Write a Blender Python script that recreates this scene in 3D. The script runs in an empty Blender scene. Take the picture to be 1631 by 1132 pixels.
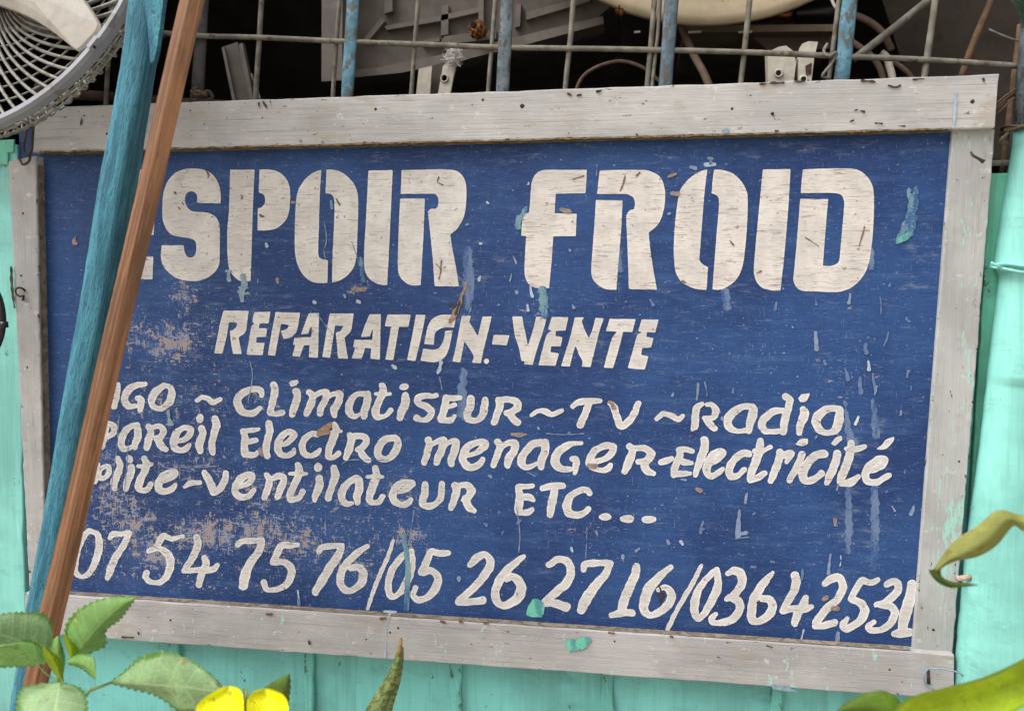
import bpy, bmesh, math, random
import numpy as np
from mathutils import Vector, Matrix

random.seed(7); rng = np.random.default_rng(7)
sc = bpy.context.scene
COL = sc.collection

# ------------------------------------------------------------------ camera
PW, PH, FPX = 1631.0, 1132.0, 1250.0
RC = np.array([[0.989693, 0.142845, 0.010145], [0.021083, -0.075267, -0.996941], [-0.141645, 0.986879, -0.077502]])
CC = np.array([0.934417, -1.144797, 0.496949])
cam = bpy.data.cameras.new('camera'); camo = bpy.data.objects.new('camera', cam); COL.objects.link(camo)
Mw = Matrix.Identity(4)
for i in range(3):
    Mw[i][0] = RC[0][i]; Mw[i][1] = -RC[1][i]; Mw[i][2] = -RC[2][i]; Mw[i][3] = CC[i]
camo.matrix_world = Mw
cam.sensor_width = 36.0; cam.lens = 36.0 * FPX / PW
cam.clip_start = 0.02; cam.clip_end = 500
cam.dof.use_dof = True; cam.dof.focus_distance = 1.16; cam.dof.aperture_fstop = 4.5
sc.camera = camo

# ------------------------------------------------------------------ world + sun (bright overcast)
SUN_EL, SUN_AZ = math.radians(54), math.radians(236)
w = bpy.data.worlds.new('World'); sc.world = w; w.use_nodes = True
nt = w.node_tree; bg = nt.nodes['Background']
sky = nt.nodes.new('ShaderNodeTexSky'); sky.sky_type = 'NISHITA'; sky.sun_disc = False
sky.sun_elevation = SUN_EL; sky.sun_rotation = SUN_AZ; sky.dust_density = 6.0; sky.air_density = 1.0; sky.ozone_density = 0.6
hs = nt.nodes.new('ShaderNodeHueSaturation'); hs.inputs['Saturation'].default_value = 0.22
nt.links.new(sky.outputs[0], hs.inputs['Color']); nt.links.new(hs.outputs[0], bg.inputs['Color'])
bg.inputs['Strength'].default_value = 0.148
sun = bpy.data.lights.new('sun', 'SUN'); sun.energy = 1.25; sun.angle = math.radians(42); sun.color = (1.0, 0.985, 0.965)
suno = bpy.data.objects.new('sun', sun); COL.objects.link(suno)
sd = Vector((math.sin(SUN_AZ) * math.cos(SUN_EL), math.cos(SUN_AZ) * math.cos(SUN_EL), math.sin(SUN_EL)))
suno.rotation_euler = sd.to_track_quat('Z', 'Y').to_euler(); suno.location = (0, -4, 5)
sc.view_settings.view_transform = 'Standard'; sc.view_settings.look = 'None'
sc.view_settings.gamma = 1; sc.view_settings.use_curve_mapping = False
sc.view_settings.exposure = 0.47

# ------------------------------------------------------------------ geometry helpers
def at(px, py, Y=0.0):
    """point of the plane y=Y that the photograph shows at pixel (px,py)"""
    d = RC[0] * ((px - PW / 2) / FPX) + RC[1] * ((py - PH / 2) / FPX) + RC[2]
    return Vector(CC + d * ((Y - CC[1]) / d[1]))
def at_np(P, Y):
    P = np.asarray(P, float)
    d = RC[0] * ((P[:, :1] - PW / 2) / FPX) + RC[1] * ((P[:, 1:2] - PH / 2) / FPX) + RC[2]
    return CC + d * ((Y - CC[1]) / d[:, 1:2])

class MB:
    def __init__(s): s.v = []; s.f = []; s.uv = []; s.e = []
    def add(s, vs, fs, uvs=None, edge=None):
        b = len(s.v); s.e += list(edge) if edge is not None else [0.0] * len(vs); s.v += [tuple(map(float, q)) for q in vs]; s.f += [tuple(i + b for i in f) for f in fs]
        s.uv += list(uvs) if uvs is not None else [(0.0, 0.0)] * len(vs)
    def build(s, name, mat, parent=None, smooth=False, base=None, attrs=None):
        me = bpy.data.meshes.new(name)
        off = Vector((0, 0, 0))
        if parent is not None:
            p = parent
            while p is not None: off += p.location; p = p.parent
        if base is not None: off += Vector(base)
        me.from_pydata([tuple(Vector(q) - off) for q in s.v], [], s.f)
        uvl = me.uv_layers.new(name='UVMap')
        li = np.empty(len(me.loops), int); me.loops.foreach_get('vertex_index', li)
        uv = np.array(s.uv, float)[li].ravel() if len(li) else np.zeros(0)
        uvl.data.foreach_set('uv', uv)
        if any(s.e): me.attributes.new('edge', 'FLOAT', 'POINT').data.foreach_set('value', np.array(s.e, np.float32))
        for nm, fn in (attrs or {}).items():
            me.attributes.new(nm, 'FLOAT', 'POINT').data.foreach_set('value', np.asarray(fn(np.array(s.v, float)), np.float32))
        if mat: me.materials.append(mat)
        if smooth: me.polygons.foreach_set('use_smooth', [True] * len(me.polygons))
        me.update()
        o = bpy.data.objects.new(name, me); COL.objects.link(o)
        if parent is not None: o.parent = parent
        if base is not None: o.location = base
        return o

def fix_normals(o):
    bm = bmesh.new(); bm.from_mesh(o.data); bmesh.ops.recalc_face_normals(bm, faces=bm.faces[:]); bm.to_mesh(o.data); bm.free(); return o

def tag(o, label=None, cat=None, group=None, kind=None):
    if label: o['label'] = label
    if cat: o['category'] = cat
    if group: o['group'] = group
    if kind: o['kind'] = kind
    return o
def thing(name, label, cat, loc, group=None):
    o = bpy.data.objects.new(name, None); COL.objects.link(o); o.location = loc; o.empty_display_size = .05
    return tag(o, label, cat, group)

def catmull(pts, n):
    P = np.asarray(pts, float)
    if len(P) < 3:
        t = np.linspace(0, 1, n)[:, None]; return P[0] * (1 - t) + P[-1] * t
    Q = np.vstack([2 * P[0] - P[1], P, 2 * P[-1] - P[-2]])
    out = []
    L = np.r_[0, np.cumsum(np.linalg.norm(np.diff(P[:, :2], axis=0), axis=1) + 1e-9)]
    for s in np.linspace(0, L[-1], n):
        i = min(np.searchsorted(L, s, 'right') - 1, len(P) - 2); i = max(i, 0)
        t = (s - L[i]) / (L[i + 1] - L[i])
        a, b, c, d = Q[i], Q[i + 1], Q[i + 2], Q[i + 3]
        out.append(.5 * ((2 * b) + (-a + c) * t + (2 * a - 5 * b + 4 * c - d) * t * t + (-a + 3 * b - 3 * c + d) * t ** 3))
    return np.array(out)

def tube(mb, pts, r, seg=8, n=None, closed=False, flat=1.0, cap=True):
    """sweep a circle along 3-D points; r scalar or list"""
    P = np.asarray([tuple(p) for p in pts], float)
    R = np.full(len(P), r, float) if np.isscalar(r) else np.asarray(r, float)
    if n:
        Q = np.c_[P, R]
        Lq = catmull3(Q, n); P, R = Lq[:, :3], Lq[:, 3]
    N = len(P); vs = []; uv = []
    T = np.gradient(P, axis=0)
    if closed: T = (np.roll(P, -1, 0) - np.roll(P, 1, 0))
    T /= np.linalg.norm(T, axis=1)[:, None] + 1e-12
    up = np.array([0, 0, 1.0]) if abs(T[0][2]) < .9 else np.array([0, 1.0, 0])
    u = np.cross(T[0], up); u /= np.linalg.norm(u)
    for i in range(N):
        u = u - T[i] * np.dot(u, T[i]); u /= np.linalg.norm(u) + 1e-12
        v = np.cross(T[i], u)
        for k in range(seg):
            a = 2 * math.pi * k / seg
            vs.append(P[i] + R[i] * (math.cos(a) * u + flat * math.sin(a) * v)); uv.append((k / seg, i / max(1, N - 1)))
    fs = []
    M = N if closed else N - 1
    for i in range(M):
        j = (i + 1) % N
        for k in range(seg):
            l = (k + 1) % seg
            fs.append((i * seg + k, i * seg + l, j * seg + l, j * seg + k))
    if cap and not closed:
        fs.append(tuple(range(seg))[::-1]); fs.append(tuple((N - 1) * seg + k for k in range(seg)))
    mb.add(vs, fs, uv)

def catmull3(Q, n):
    P = np.asarray(Q, float)
    if len(P) < 3:
        t = np.linspace(0, 1, n)[:, None]; return P[0] * (1 - t) + P[-1] * t
    E = np.vstack([2 * P[0] - P[1], P, 2 * P[-1] - P[-2]])
    L = np.r_[0, np.cumsum(np.linalg.norm(np.diff(P[:, :3], axis=0), axis=1) + 1e-9)]
    out = []
    for s in np.linspace(0, L[-1], n):
        i = max(0, min(np.searchsorted(L, s, 'right') - 1, len(P) - 2)); t = (s - L[i]) / (L[i + 1] - L[i])
        a, b, c, d = E[i], E[i + 1], E[i + 2], E[i + 3]
        out.append(.5 * ((2 * b) + (-a + c) * t + (2 * a - 5 * b + 4 * c - d) * t * t + (-a + 3 * b - 3 * c + d) * t ** 3))
    return np.array(out)

def board(mb, A, B, C, D, depth, bev=.0022, n=40, jit=.0006, long='AB'):
    """plank: front face A-B-C-D (A->B and D->C run along the length), depth along +y, rounded edges, slightly uneven"""
    A, B, C, D = map(Vector, (A, B, C, D)); yd = Vector((0, depth, 0))
    vs = []; fs = []; uv = []; ed = []
    for i in range(n + 1):
        t = i / n; p = A.lerp(B, t); q = D.lerp(C, t); w_ = (q - p); wl = w_.length; w_.normalize()
        j = lambda s=1: Vector((random.gauss(0, jit) * s, random.gauss(0, jit) * s, random.gauss(0, jit) * s))
        b = min(bev, wl * .3); ei = min(.009, wl * .3)
        ring = [p + w_ * b, p + w_ * b * .3 + Vector((0, b * .3, 0)), p + Vector((0, b, 0)), p + yd, q + yd, q + Vector((0, b, 0)), q - w_ * b * .3 + Vector((0, b * .3, 0)), q - w_ * b, q - w_ * (b + ei), p + w_ * (b + ei)]
        e1, e2 = j(), j()
        for k, r_ in enumerate(ring):
            if k < 3: r_ = r_ + e1
            elif 4 < k < 8: r_ = r_ + e2
            vs.append(r_); uv.append((k / 9, t)); ed.append(1.0 if k < 8 else 0.0)
    for i in range(n):
        for k in range(10):
            l = (k + 1) % 10; fs.append((i * 10 + k, i * 10 + l, (i + 1) * 10 + l, (i + 1) * 10 + k))
    fs.append(tuple(range(10))[::-1]); fs.append(tuple(n * 10 + k for k in range(10)))
    mb.add(vs, fs, uv, ed)
def board_px(mb, quad, Y, depth, **k):
    board(mb, *[at(x, y, Y) for x, y in quad], depth, **k)

def box(mb, lo, hi):
    x0, y0, z0 = lo; x1, y1, z1 = hi
    mb.add([(x0, y0, z0), (x1, y0, z0), (x1, y1, z0), (x0, y1, z0), (x0, y0, z1), (x1, y0, z1), (x1, y1, z1), (x0, y1, z1)],
           [(0, 3, 2, 1), (4, 5, 6, 7), (0, 1, 5, 4), (1, 2, 6, 5), (2, 3, 7, 6), (3, 0, 4, 7)])
def slab_px(mb, poly, Y, depth, slope=None, inset=0):
    """polygon seen at pixels, given real thickness; slope adds y per metre of x / z"""
    F = []
    for x, y in poly:
        p = at(x, y, Y)
        if slope:
            # intersect with the tilted plane through the first point
            d = p - Vector(CC); n_ = Vector((-slope[0], 1, -slope[1])); p0 = at(poly[0][0], poly[0][1], Y)
            p = Vector(CC) + d * (n_.dot(p0 - Vector(CC)) / n_.dot(d))
        F.append(p)
    n = len(F); vs = F + [p + Vector((0, depth, 0)) for p in F]
    fs = [tuple(range(n)), tuple(range(n, 2 * n))[::-1]] + [(i, n + i, n + (i + 1) % n, (i + 1) % n) for i in range(n)]
    mb.add(vs, fs)

# ------------------------------------------------------------------ node helpers
class B_:
    def __init__(s, name):
        s.m = bpy.data.materials.new(name); s.m.use_nodes = True; s.nt = s.m.node_tree
        s.bsdf = s.nt.nodes['Principled BSDF']; s.out = s.nt.nodes['Material Output']; s._c = {}
    def n(s, t, **k):
        o = s.nt.nodes.new(t)
        for a, b in k.items(): setattr(o, a, b)
        return o
    def L(s, a, b):
        if isinstance(a, (int, float)): b.default_value = a
        elif isinstance(a, tuple): b.default_value = a if len(a) == len(b.default_value) else (*a, 1.0)[:len(b.default_value)]
        else: s.nt.links.new(a, b)
    def co(s, kind='Object'):
        if kind not in s._c: s._c[kind] = s.n('ShaderNodeTexCoord').outputs[kind]
        return s._c[kind]
    def map(s, sx=1, sy=1, sz=1, off=(0, 0, 0), kind='Object', rot=(0, 0, 0)):
        m = s.n('ShaderNodeMapping'); s.L(s.co(kind), m.inputs['Vector']); m.inputs['Scale'].default_value = (sx, sy, sz)
        m.inputs['Location'].default_value = off; m.inputs['Rotation'].default_value = rot; return m.outputs[0]
    def noise(s, vec, scale=1, detail=4, rough=.55, dist=0, col=False):
        n = s.n('ShaderNodeTexNoise'); s.L(vec, n.inputs['Vector']); n.inputs['Scale'].default_value = scale
        n.inputs['Detail'].default_value = detail; n.inputs['Roughness'].default_value = rough; n.inputs['Distortion'].default_value = dist
        return n.outputs['Color'] if col else s.M('MULTIPLY_ADD', n.outputs['Fac'], 2.3, -.65)
    def voro(s, vec, scale=1, feat='F1', rand=1):
        n = s.n('ShaderNodeTexVoronoi', feature=feat); s.L(vec, n.inputs['Vector']); n.inputs['Scale'].default_value = scale
        n.inputs['Randomness'].default_value = rand; return n.outputs['Distance']
    def M(s, op, a, b=0.0, c=None):
        n = s.n('ShaderNodeMath', operation=op); s.L(a, n.inputs[0]); s.L(b, n.inputs[1])
        if c is not None: s.L(c, n.inputs[2])
        return n.outputs[0]
    def ss(s, x, lo, hi, a=0.0, b=1.0):
        n = s.n('ShaderNodeMapRange', interpolation_type='SMOOTHSTEP'); s.L(x, n.inputs['Value'])
        for nm, v in (('From Min', lo), ('From Max', hi), ('To Min', a), ('To Max', b)): s.L(v, n.inputs[nm])
        return n.outputs['Result']
    def mix(s, f, a, b, mode='MIX'):
        n = s.n('ShaderNodeMix', data_type='RGBA', blend_type=mode); s.L(f, n.inputs[0])
        for v, i in ((a, 6), (b, 7)):
            if isinstance(v, tuple): n.inputs[i].default_value = (*v[:3], 1)
            else: s.nt.links.new(v, n.inputs[i])
        return n.outputs[2]
    def attr(s, name):
        return s.n('ShaderNodeAttribute', attribute_name=name).outputs['Fac']
    def sep(s, v):
        n = s.n('ShaderNodeSeparateXYZ'); s.L(v, n.inputs[0]); return n.outputs
    def fin(s, col, rough=.6, bump=None, bs=.3, bd=.002, metal=0.0, spec=.35):
        s.L(col, s.bsdf.inputs['Base Color']); s.L(rough, s.bsdf.inputs['Roughness']); s.L(metal, s.bsdf.inputs['Metallic'])
        s.bsdf.inputs['Specular IOR Level'].default_value = spec
        if bump is not None:
            b = s.n('ShaderNodeBump'); b.inputs['Strength'].default_value = bs; b.inputs['Distance'].default_value = bd
            s.L(bump, b.inputs['Height']); s.nt.links.new(b.outputs[0], s.bsdf.inputs['Normal'])
        return s.m
def srgb(r, g, b):
    f = lambda c: (c / 255 / 12.92) if c / 255 <= .04045 else ((c / 255 + .055) / 1.055) ** 2.4
    return (f(r), f(g), f(b))

# ------------------------------------------------------------------ materials
def m_frame(name, along, base, seed, green=0.0):
    """weathered grey-white paint on timber, grain along x or z"""
    b = B_(name); o = (seed, seed * 2, seed * 3)
    g = b.map(*((9, 60, 260) if along == 'x' else (260, 60, 9)), off=o)
    gr = b.noise(g, 1, 5, .65); gf = b.noise(b.map(*((30, 200, 900) if along == 'x' else (900, 200, 30)), off=o), 1, 3, .6)
    cl = b.noise(b.map(6, 6, 6, off=o), 1, 5, .6)
    sp = b.noise(b.map(*((55, 90, 130) if along == 'x' else (130, 90, 55)), off=o), 1, 6, .72)
    c = b.mix(b.ss(cl, .3, .72), tuple(x * .86 for x in base), tuple(min(1, x * 1.07) for x in base))
    c = b.mix(b.ss(gr, .5, .95, 0, .26), c, tuple(x * .7 for x in base))
    c = b.mix(b.ss(gf, .52, .95, 0, .2), c, tuple(x * .76 for x in base))
    smu = b.noise(b.map(*((4, 9, 22) if along == 'x' else (22, 9, 4)), off=(seed + 1, 2, seed)), 1, 5, .7)
    c = b.mix(b.ss(smu, .52, .95, 0, .55), c, tuple(x * .62 for x in base)); c = b.mix(b.ss(smu, .48, .1, 0, .4), c, tuple(min(1, x * 1.18) for x in base))
    cr = b.noise(b.map(*((5, 30, 420) if along == 'x' else (420, 30, 5)), off=(seed + 3, 5, seed)), 1, 3, .6)
    c = b.mix(b.ss(cr, .82, .92, 0, .35), c, (.12, .105, .095))
    br = b.noise(b.map(14, 14, 26, off=(seed + 5, 0, seed)), 1, 4, .6)
    c = b.mix(b.ss(br, .66, .95, 0, .5), c, (.36, .30, .225))
    e = b.attr('edge')
    th = b.M('SUBTRACT', .86, b.M('MULTIPLY', e, .07))
    chip = b.ss(b.M('SUBTRACT', sp, th), 0.0, .02)
    c = b.mix(chip, c, (.075, .06, .055))
    pale = b.ss(b.noise(b.map(40, 40, 70, off=(seed + 9, 3, 1)), 1, 5, .7), .76, .9, 0, .5)
    c = b.mix(pale, c, (.64, .63, .61))
    if green:
        gn = b.attr('green')
        gt = b.ss(b.M('ADD', b.noise(b.map(120, 60, 28, off=o), 1, 5, .7), b.M('MULTIPLY', gn, .55)), .80, .98)
        c = b.mix(b.M('MULTIPLY', gt, .8), c, (.33, .66, .56))
    h = b.M('ADD', b.M('MULTIPLY', gr, .7), b.M('ADD', b.M('MULTIPLY', gf, .35), b.M('MULTIPLY', chip, -.8)))
    return b.fin(c, b.ss(cl, .2, .8, .5, .72), h, .4, .0012)

FR = srgb(176, 168, 162)
M_RAIL_T = m_frame('paint_top', 'x', srgb(180, 178, 176), 3.1)
M_RAIL_B = m_frame('paint_bottom', 'x', srgb(172, 169, 169), 11.7, 1)
M_ST_L = m_frame('paint_left', 'z', srgb(168, 166, 164), 23.3)
M_ST_R = m_frame('paint_right', 'z', srgb(174, 175, 173), 37.9, 1)

def m_panel():
    b = B_('blue_sign_paint')
    grain = b.noise(b.map(14, 10, 520), 1, 4, .65)
    g2 = b.noise(b.map(50, 10, 1500), 1, 3, .6)
    cl = b.noise(b.map(3.5, 3.5, 3.5), 1, 5, .6)
    weave = b.noise(b.map(700, 10, 90), 1, 2, .5)
    c = b.mix(b.ss(cl, .3, .75), srgb(24, 54, 104), srgb(37, 73, 127))
    smr = b.noise(b.map(9, 10, 60, off=(6, 0, 1)), 1, 5, .62)
    c = b.mix(b.ss(smr, .5, .95, 0, .32), c, srgb(74, 108, 156))
    c = b.mix(b.ss(grain, .5, .85, 0, .5), c, srgb(30, 50, 96))
    c = b.mix(b.ss(g2, .52, .85, 0, .35), c, srgb(70, 102, 154))
    c = b.mix(b.ss(weave, .55, .85, 0, .2), c, srgb(26, 44, 88))
    du = b.attr('dust')
    dn = b.noise(b.map(26, 10, 110, off=(4, 0, 2)), 1, 6, .72)
    c = b.mix(b.M('MULTIPLY', b.ss(b.M('ADD', dn, b.M('MULTIPLY', du, .33)), .64, 1.15), .5), c, srgb(136, 148, 166))
    wr = b.attr('wear')
    nh = b.noise(b.map(75, 10, 300, off=(1, 0, 7)), 1, 5, .68)
    nv = b.noise(b.map(330, 10, 70, off=(5, 0, 2)), 1, 5, .68)
    nb = b.noise(b.map(60, 10, 70, off=(8, 0, 3)), 1, 6, .7)
    m1 = b.M('MAXIMUM', nh, nv)
    mm = b.M('ADD', b.M('MULTIPLY', m1, .55), b.M('MULTIPLY', nb, .45))
    th = b.M('SUBTRACT', .80, b.M('MULTIPLY', wr, .35))
    chip = b.ss(b.M('SUBTRACT', mm, th), 0.0, .05)
    tone = b.noise(b.map(45, 10, 45, off=(3, 1, 2)), 1, 4, .6)
    cc = b.mix(b.ss(tone, .42, .6), srgb(140, 148, 170), srgb(166, 152, 146))
    c = b.mix(b.M('MULTIPLY', chip, .93), c, cc)
    deep = b.ss(b.M('SUBTRACT', mm, b.M('ADD', th, .075)), 0, .03)
    c = b.mix(b.M('MULTIPLY', deep, .5), c, srgb(150, 126, 108))
    fh = b.noise(b.map(60, 10, 900, off=(1, 0, 3)), 1, 3, .6); fv = b.noise(b.map(900, 10, 60, off=(7, 0, 3)), 1, 3, .6)
    fib = b.ss(b.M('SUBTRACT', b.M('MAXIMUM', fh, fv), b.M('SUBTRACT', .84, b.M('MULTIPLY', wr, .2))), 0, .1)
    c = b.mix(b.M('MULTIPLY', fib, .6), c, srgb(136, 152, 186))
    # tiny pale specks everywhere
    sp = b.noise(b.map(170, 10, 210, off=(2, 2, 9)), 1, 3, .55)
    c = b.mix(b.ss(sp, .88, .95, 0, .5), c, srgb(160, 176, 206))
    dk = b.noise(b.map(120, 10, 260, off=(12, 2, 4)), 1, 4, .6)
    c = b.mix(b.ss(dk, .74, .9, 0, .4), c, srgb(18, 30, 64))
    h = b.M('ADD', b.M('MULTIPLY', grain, .5), b.M('ADD', b.M('MULTIPLY', g2, .3), b.M('MULTIPLY', chip, -.5)))
    return b.fin(c, .58, h, .3, .0006)
M_PANEL = m_panel()

def m_letter(name, base, crack=1.0, seed=0.0, RIMK=.15):
    b = B_(name); o = (seed, 0, seed * 1.7)
    cl = b.noise(b.map(22, 10, 22, off=o), 1, 4, .6)
    c = b.mix(b.ss(cl, .35, .7), tuple(x * .9 for x in base), tuple(min(1, x * 1.05) for x in base))
    ck = b.noise(b.map(28, 10, 620, off=o), 1, 4, .6)
    amt = b.noise(b.map(9, 10, 9, off=(seed + 3, 0, 4)), 1, 3, .5)
    th = b.M('SUBTRACT', .86 - .06 * crack, b.M('MULTIPLY', amt, .10))
    crk = b.ss(b.M('SUBTRACT', ck, th), 0, .06)
    c = b.mix(b.M('MULTIPLY', crk, .75), c, srgb(112, 92, 78))
    rim = b.attr('rim'); c = b.mix(b.M('MULTIPLY', b.ss(rim, .25, 1.0), RIMK), c, srgb(176, 168, 164))
    thin = b.noise(b.map(26, 10, 190, off=(seed + 8, 0, 3)), 1, 4, .6); c = b.mix(b.ss(thin, .6, .95, 0, .45), c, srgb(146, 148, 160))
    fine = b.noise(b.map(60, 10, 1400, off=o), 1, 2, .5)
    c = b.mix(b.ss(fine, .55, .9, 0, .3), c, srgb(128, 112, 104))
    nick = b.noise(b.map(95, 10, 120, off=(seed, 2, 6)), 1, 5, .65)
    c = b.mix(b.ss(nick, .79, .83, 0, .75), c, srgb(128, 100, 78))
    wr = b.attr('wear')
    nh = b.noise(b.map(90, 10, 260, off=(seed, 0, 7)), 1, 5, .68)
    ch = b.ss(b.M('SUBTRACT', nh, b.M('SUBTRACT', .82, b.M('MULTIPLY', wr, .25))), 0, .07)
    c = b.mix(b.M('MULTIPLY', ch, .72), c, b.mix(b.ss(cl, .4, .6), srgb(92, 104, 138), srgb(150, 138, 134)))
    return b.fin(c, .6, b.M('ADD', b.M('MULTIPLY', fine, .5), b.M('MULTIPLY', crk, -.8)), .3, .0005)
M_L1 = m_letter('cream_paint_old', srgb(216, 212, 206), 1.0, 1.3)
M_L1B = m_letter('cream_paint_cracked', srgb(220, 214, 207), 1.6, 5.9)
M_L2 = m_letter('cream_paint_brush', srgb(220, 218, 215), .6, 9.1, .34)

def m_wallpaint(name, base, dark, seed, along='z', ek=.10):
    b = B_(name); o = (seed, seed, seed)
    g = b.noise(b.map(*((160, 60, 7) if along == 'z' else (7, 60, 160)), off=o), 1, 5, .6)
    g2 = b.noise(b.map(*((600, 60, 18) if along == 'z' else (18, 60, 600)), off=o), 1, 3, .6)
    cl = b.noise(b.map(5, 5, 5, off=o), 1, 5, .6); sp = b.noise(b.map(70, 60, 45, off=o), 1, 6, .7)
    c = b.mix(b.ss(cl, .3, .72), tuple(x * .82 for x in base), tuple(min(1, x * 1.08) for x in base))
    c = b.mix(b.ss(g, .5, .9, 0, .3), c, tuple(x * .75 for x in base))
    c = b.mix(b.ss(g2, .52, .9, 0, .3), c, tuple(min(1, x * 1.2) for x in base))
    gm = b.noise(b.map(9, 9, 16, off=(seed + 2, 0, 1)), 1, 6, .72)
    c = b.mix(b.ss(gm, .58, .95, 0, .6), c, tuple(x * .55 for x in base))
    st = b.noise(b.map(38, 38, 2.2, off=(seed + 4, 0, 1)), 1, 4, .6); c = b.mix(b.ss(st, .62, .9, 0, .4), c, tuple(x * .62 for x in base))
    e = b.attr('edge')
    ch = b.ss(b.M('SUBTRACT', sp, b.M('SUBTRACT', .88, b.M('MULTIPLY', e, ek))), 0, .03)
    c = b.mix(b.M('MULTIPLY', ch, .85), c, dark)
    h = b.M('ADD', b.M('MULTIPLY', g, .7), b.M('ADD', b.M('MULTIPLY', g2, .3), b.M('MULTIPLY', ch, -.6)))
    return b.fin(c, .5, h, .35, .0012)
TURQ = srgb(104, 196, 172)
M_TURQ = m_wallpaint('turquoise_paint', srgb(116, 190, 184), srgb(60, 76, 66), 2.2)
M_TURQ2 = m_wallpaint('turquoise_paint_pale', srgb(132, 202, 191), srgb(70, 96, 84), 7.4)
M_TURQ3 = m_wallpaint('turquoise_paint_green', srgb(108, 190, 164), srgb(60, 80, 66), 13.4)

def m_simple(name, base, rough=.6, var=.25, scale=30, bump=.25, metal=0.0, spot=None, spot_t=.66, spec=.35, stretch=(1, 1, 1)):
    b = B_(name)
    n1 = b.noise(b.map(scale * stretch[0], scale * stretch[1], scale * stretch[2]), 1, 5, .62); n2 = b.noise(b.map(scale * 4 * stretch[0], scale * 4 * stretch[1], scale * 4 * stretch[2]), 1, 4, .6)
    c = b.mix(b.ss(n1, .3, .7), tuple(x * (1 - var) for x in base), tuple(min(1, x * (1 + var * .6)) for x in base))
    c = b.mix(b.ss(n2, .5, .7, 0, .35), c, tuple(x * (1 - var * 1.2) for x in base))
    if spot:
        s_ = b.noise(b.map(scale * 1.7, scale * 1.7, scale * .9, off=(3, 1, 4)), 1, 5, .68)
        c = b.mix(b.ss(s_, spot_t, spot_t + .05, 0, .9), c, spot)
    return b.fin(c, rough, b.M('ADD', n1, b.M('MULTIPLY', n2, .5)), bump, .001, metal, spec)

def m_wood(name, base, dark, seed=0, scale=1.0):
    b = B_(name)
    g = b.noise(b.map(7, 220, 220, off=(seed, 0, 0), kind='UV'), 1, 1, .5)
    g = b.noise(b.map(14 * scale, 5 * scale, 1, off=(seed, 0, 0), kind='UV'), 1, 6, .62, .6)
    f = b.noise(b.map(160 * scale, 10 * scale, 1, off=(seed, 3, 0), kind='UV'), 1, 4, .6)
    sp = b.noise(b.map(90 * scale, 34 * scale, 1, off=(seed, 5, 0), kind='UV'), 1, 3, .6)
    c = b.mix(b.ss(g, .3, .72), dark, base)
    c = b.mix(b.ss(f, .52, .85, 0, .5), c, tuple(x * .6 for x in dark))
    c = b.mix(b.ss(sp, .72, .82, 0, .5), c, tuple(x * .35 for x in dark))
    dk = b.noise(b.map(2.2 * scale, 7 * scale, 1, off=(seed, 9, 0), kind='UV'), 1, 5, .65); c = b.mix(b.ss(dk, .5, .9, 0, .6), c, tuple(x * .5 for x in dark))
    kn = b.voro(b.map(3, 9, 1, off=(seed, 2, 0), kind='UV'), 1); c = b.mix(b.ss(kn, .16, .06, 0, .7), c, tuple(x * .4 for x in dark))
    return b.fin(c, .62, b.M('ADD', f, g), .35, .0008)
M_PEG = m_simple('pale_peg', srgb(176, 152, 138), .7, .2, 90, .3)
M_GRIME_SHADE = m_simple('brown_grime_shade', srgb(138, 124, 108), .9, .3, 60, .3, 0, srgb(96, 82, 64), .62)  # real dust on the bottom rail, painted shade on the left stile
M_OCHRE = m_simple('ochre_grime', srgb(128, 110, 72), .9, .35, 70, .3, 0, srgb(76, 62, 44), .6)
M_STRIP = m_wallpaint('turquoise_strip_paint', srgb(104, 178, 168), srgb(56, 66, 58), 5.2, ek=.2)
M_BATTEN = m_wood('bare_wood', srgb(142, 98, 64), srgb(102, 70, 46), 3)

def m_pole():
    b = B_('blue_pole_paint')
    g = b.noise(b.map(14, 22, 1, kind='UV'), 1, 6, .66); f = b.noise(b.map(60, 340, 1, kind='UV'), 1, 4, .6)
    v = b.noise(b.map(90, 12, 1, kind='UV', off=(2, 0, 0)), 1, 5, .62); sp = b.noise(b.map(30, 90, 1, kind='UV', off=(7, 1, 0)), 1, 5, .7)
    c = b.mix(b.ss(g, .3, .7), srgb(52, 112, 134), srgb(76, 146, 166))
    ck = b.noise(b.map(34, 120, 1, kind='UV', off=(1, 5, 0)), 1, 5, .7); c = b.mix(b.ss(ck, .6, .8, 0, .65), c, srgb(30, 76, 92))
    c = b.mix(b.ss(f, .5, .9, 0, .32), c, srgb(40, 98, 116))
    c = b.mix(b.ss(v, .54, .85, 0, .5), c, srgb(92, 166, 186))
    c = b.mix(b.ss(sp, .75, .82, 0, .6), c, srgb(96, 104, 96))
    return b.fin(c, .6, b.M('SUBTRACT', b.M('ADD', b.M('MULTIPLY', f, .8), v), b.M('MULTIPLY', ck, 1.2)), .7, .002)
M_POLE = m_pole()
M_ROD = m_simple('dusty_iron_rod', srgb(116, 112, 102), .75, .3, 45, .4, 0, srgb(84, 64, 48), .72)
M_BAR_BLUE = m_simple('blue_chipped_bar', srgb(88, 132, 150), .6, .3, 60, .5, 0, srgb(88, 84, 80), .57)
M_BAR_GREY = m_simple('grey_blue_bar', srgb(98, 110, 116), .7, .3, 60, .5, 0, srgb(70, 66, 62), .58)
M_BAR_STEEL = m_simple('blue_steel_bar', srgb(88, 106, 120), .65, .25, 60, .5, 0, srgb(84, 78, 70), .6)
M_BAR_DARK = m_simple('dark_bar', srgb(66, 64, 64), .75, .3, 50, .4)
M_RUST = m_simple('rusty_pipe', srgb(84, 64, 54), .8, .35, 60, .5, 0, srgb(52, 38, 32), .56)
M_WIRE = m_simple('dark_wire', srgb(74, 60, 48), .7, .3, 80, .3)
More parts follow.
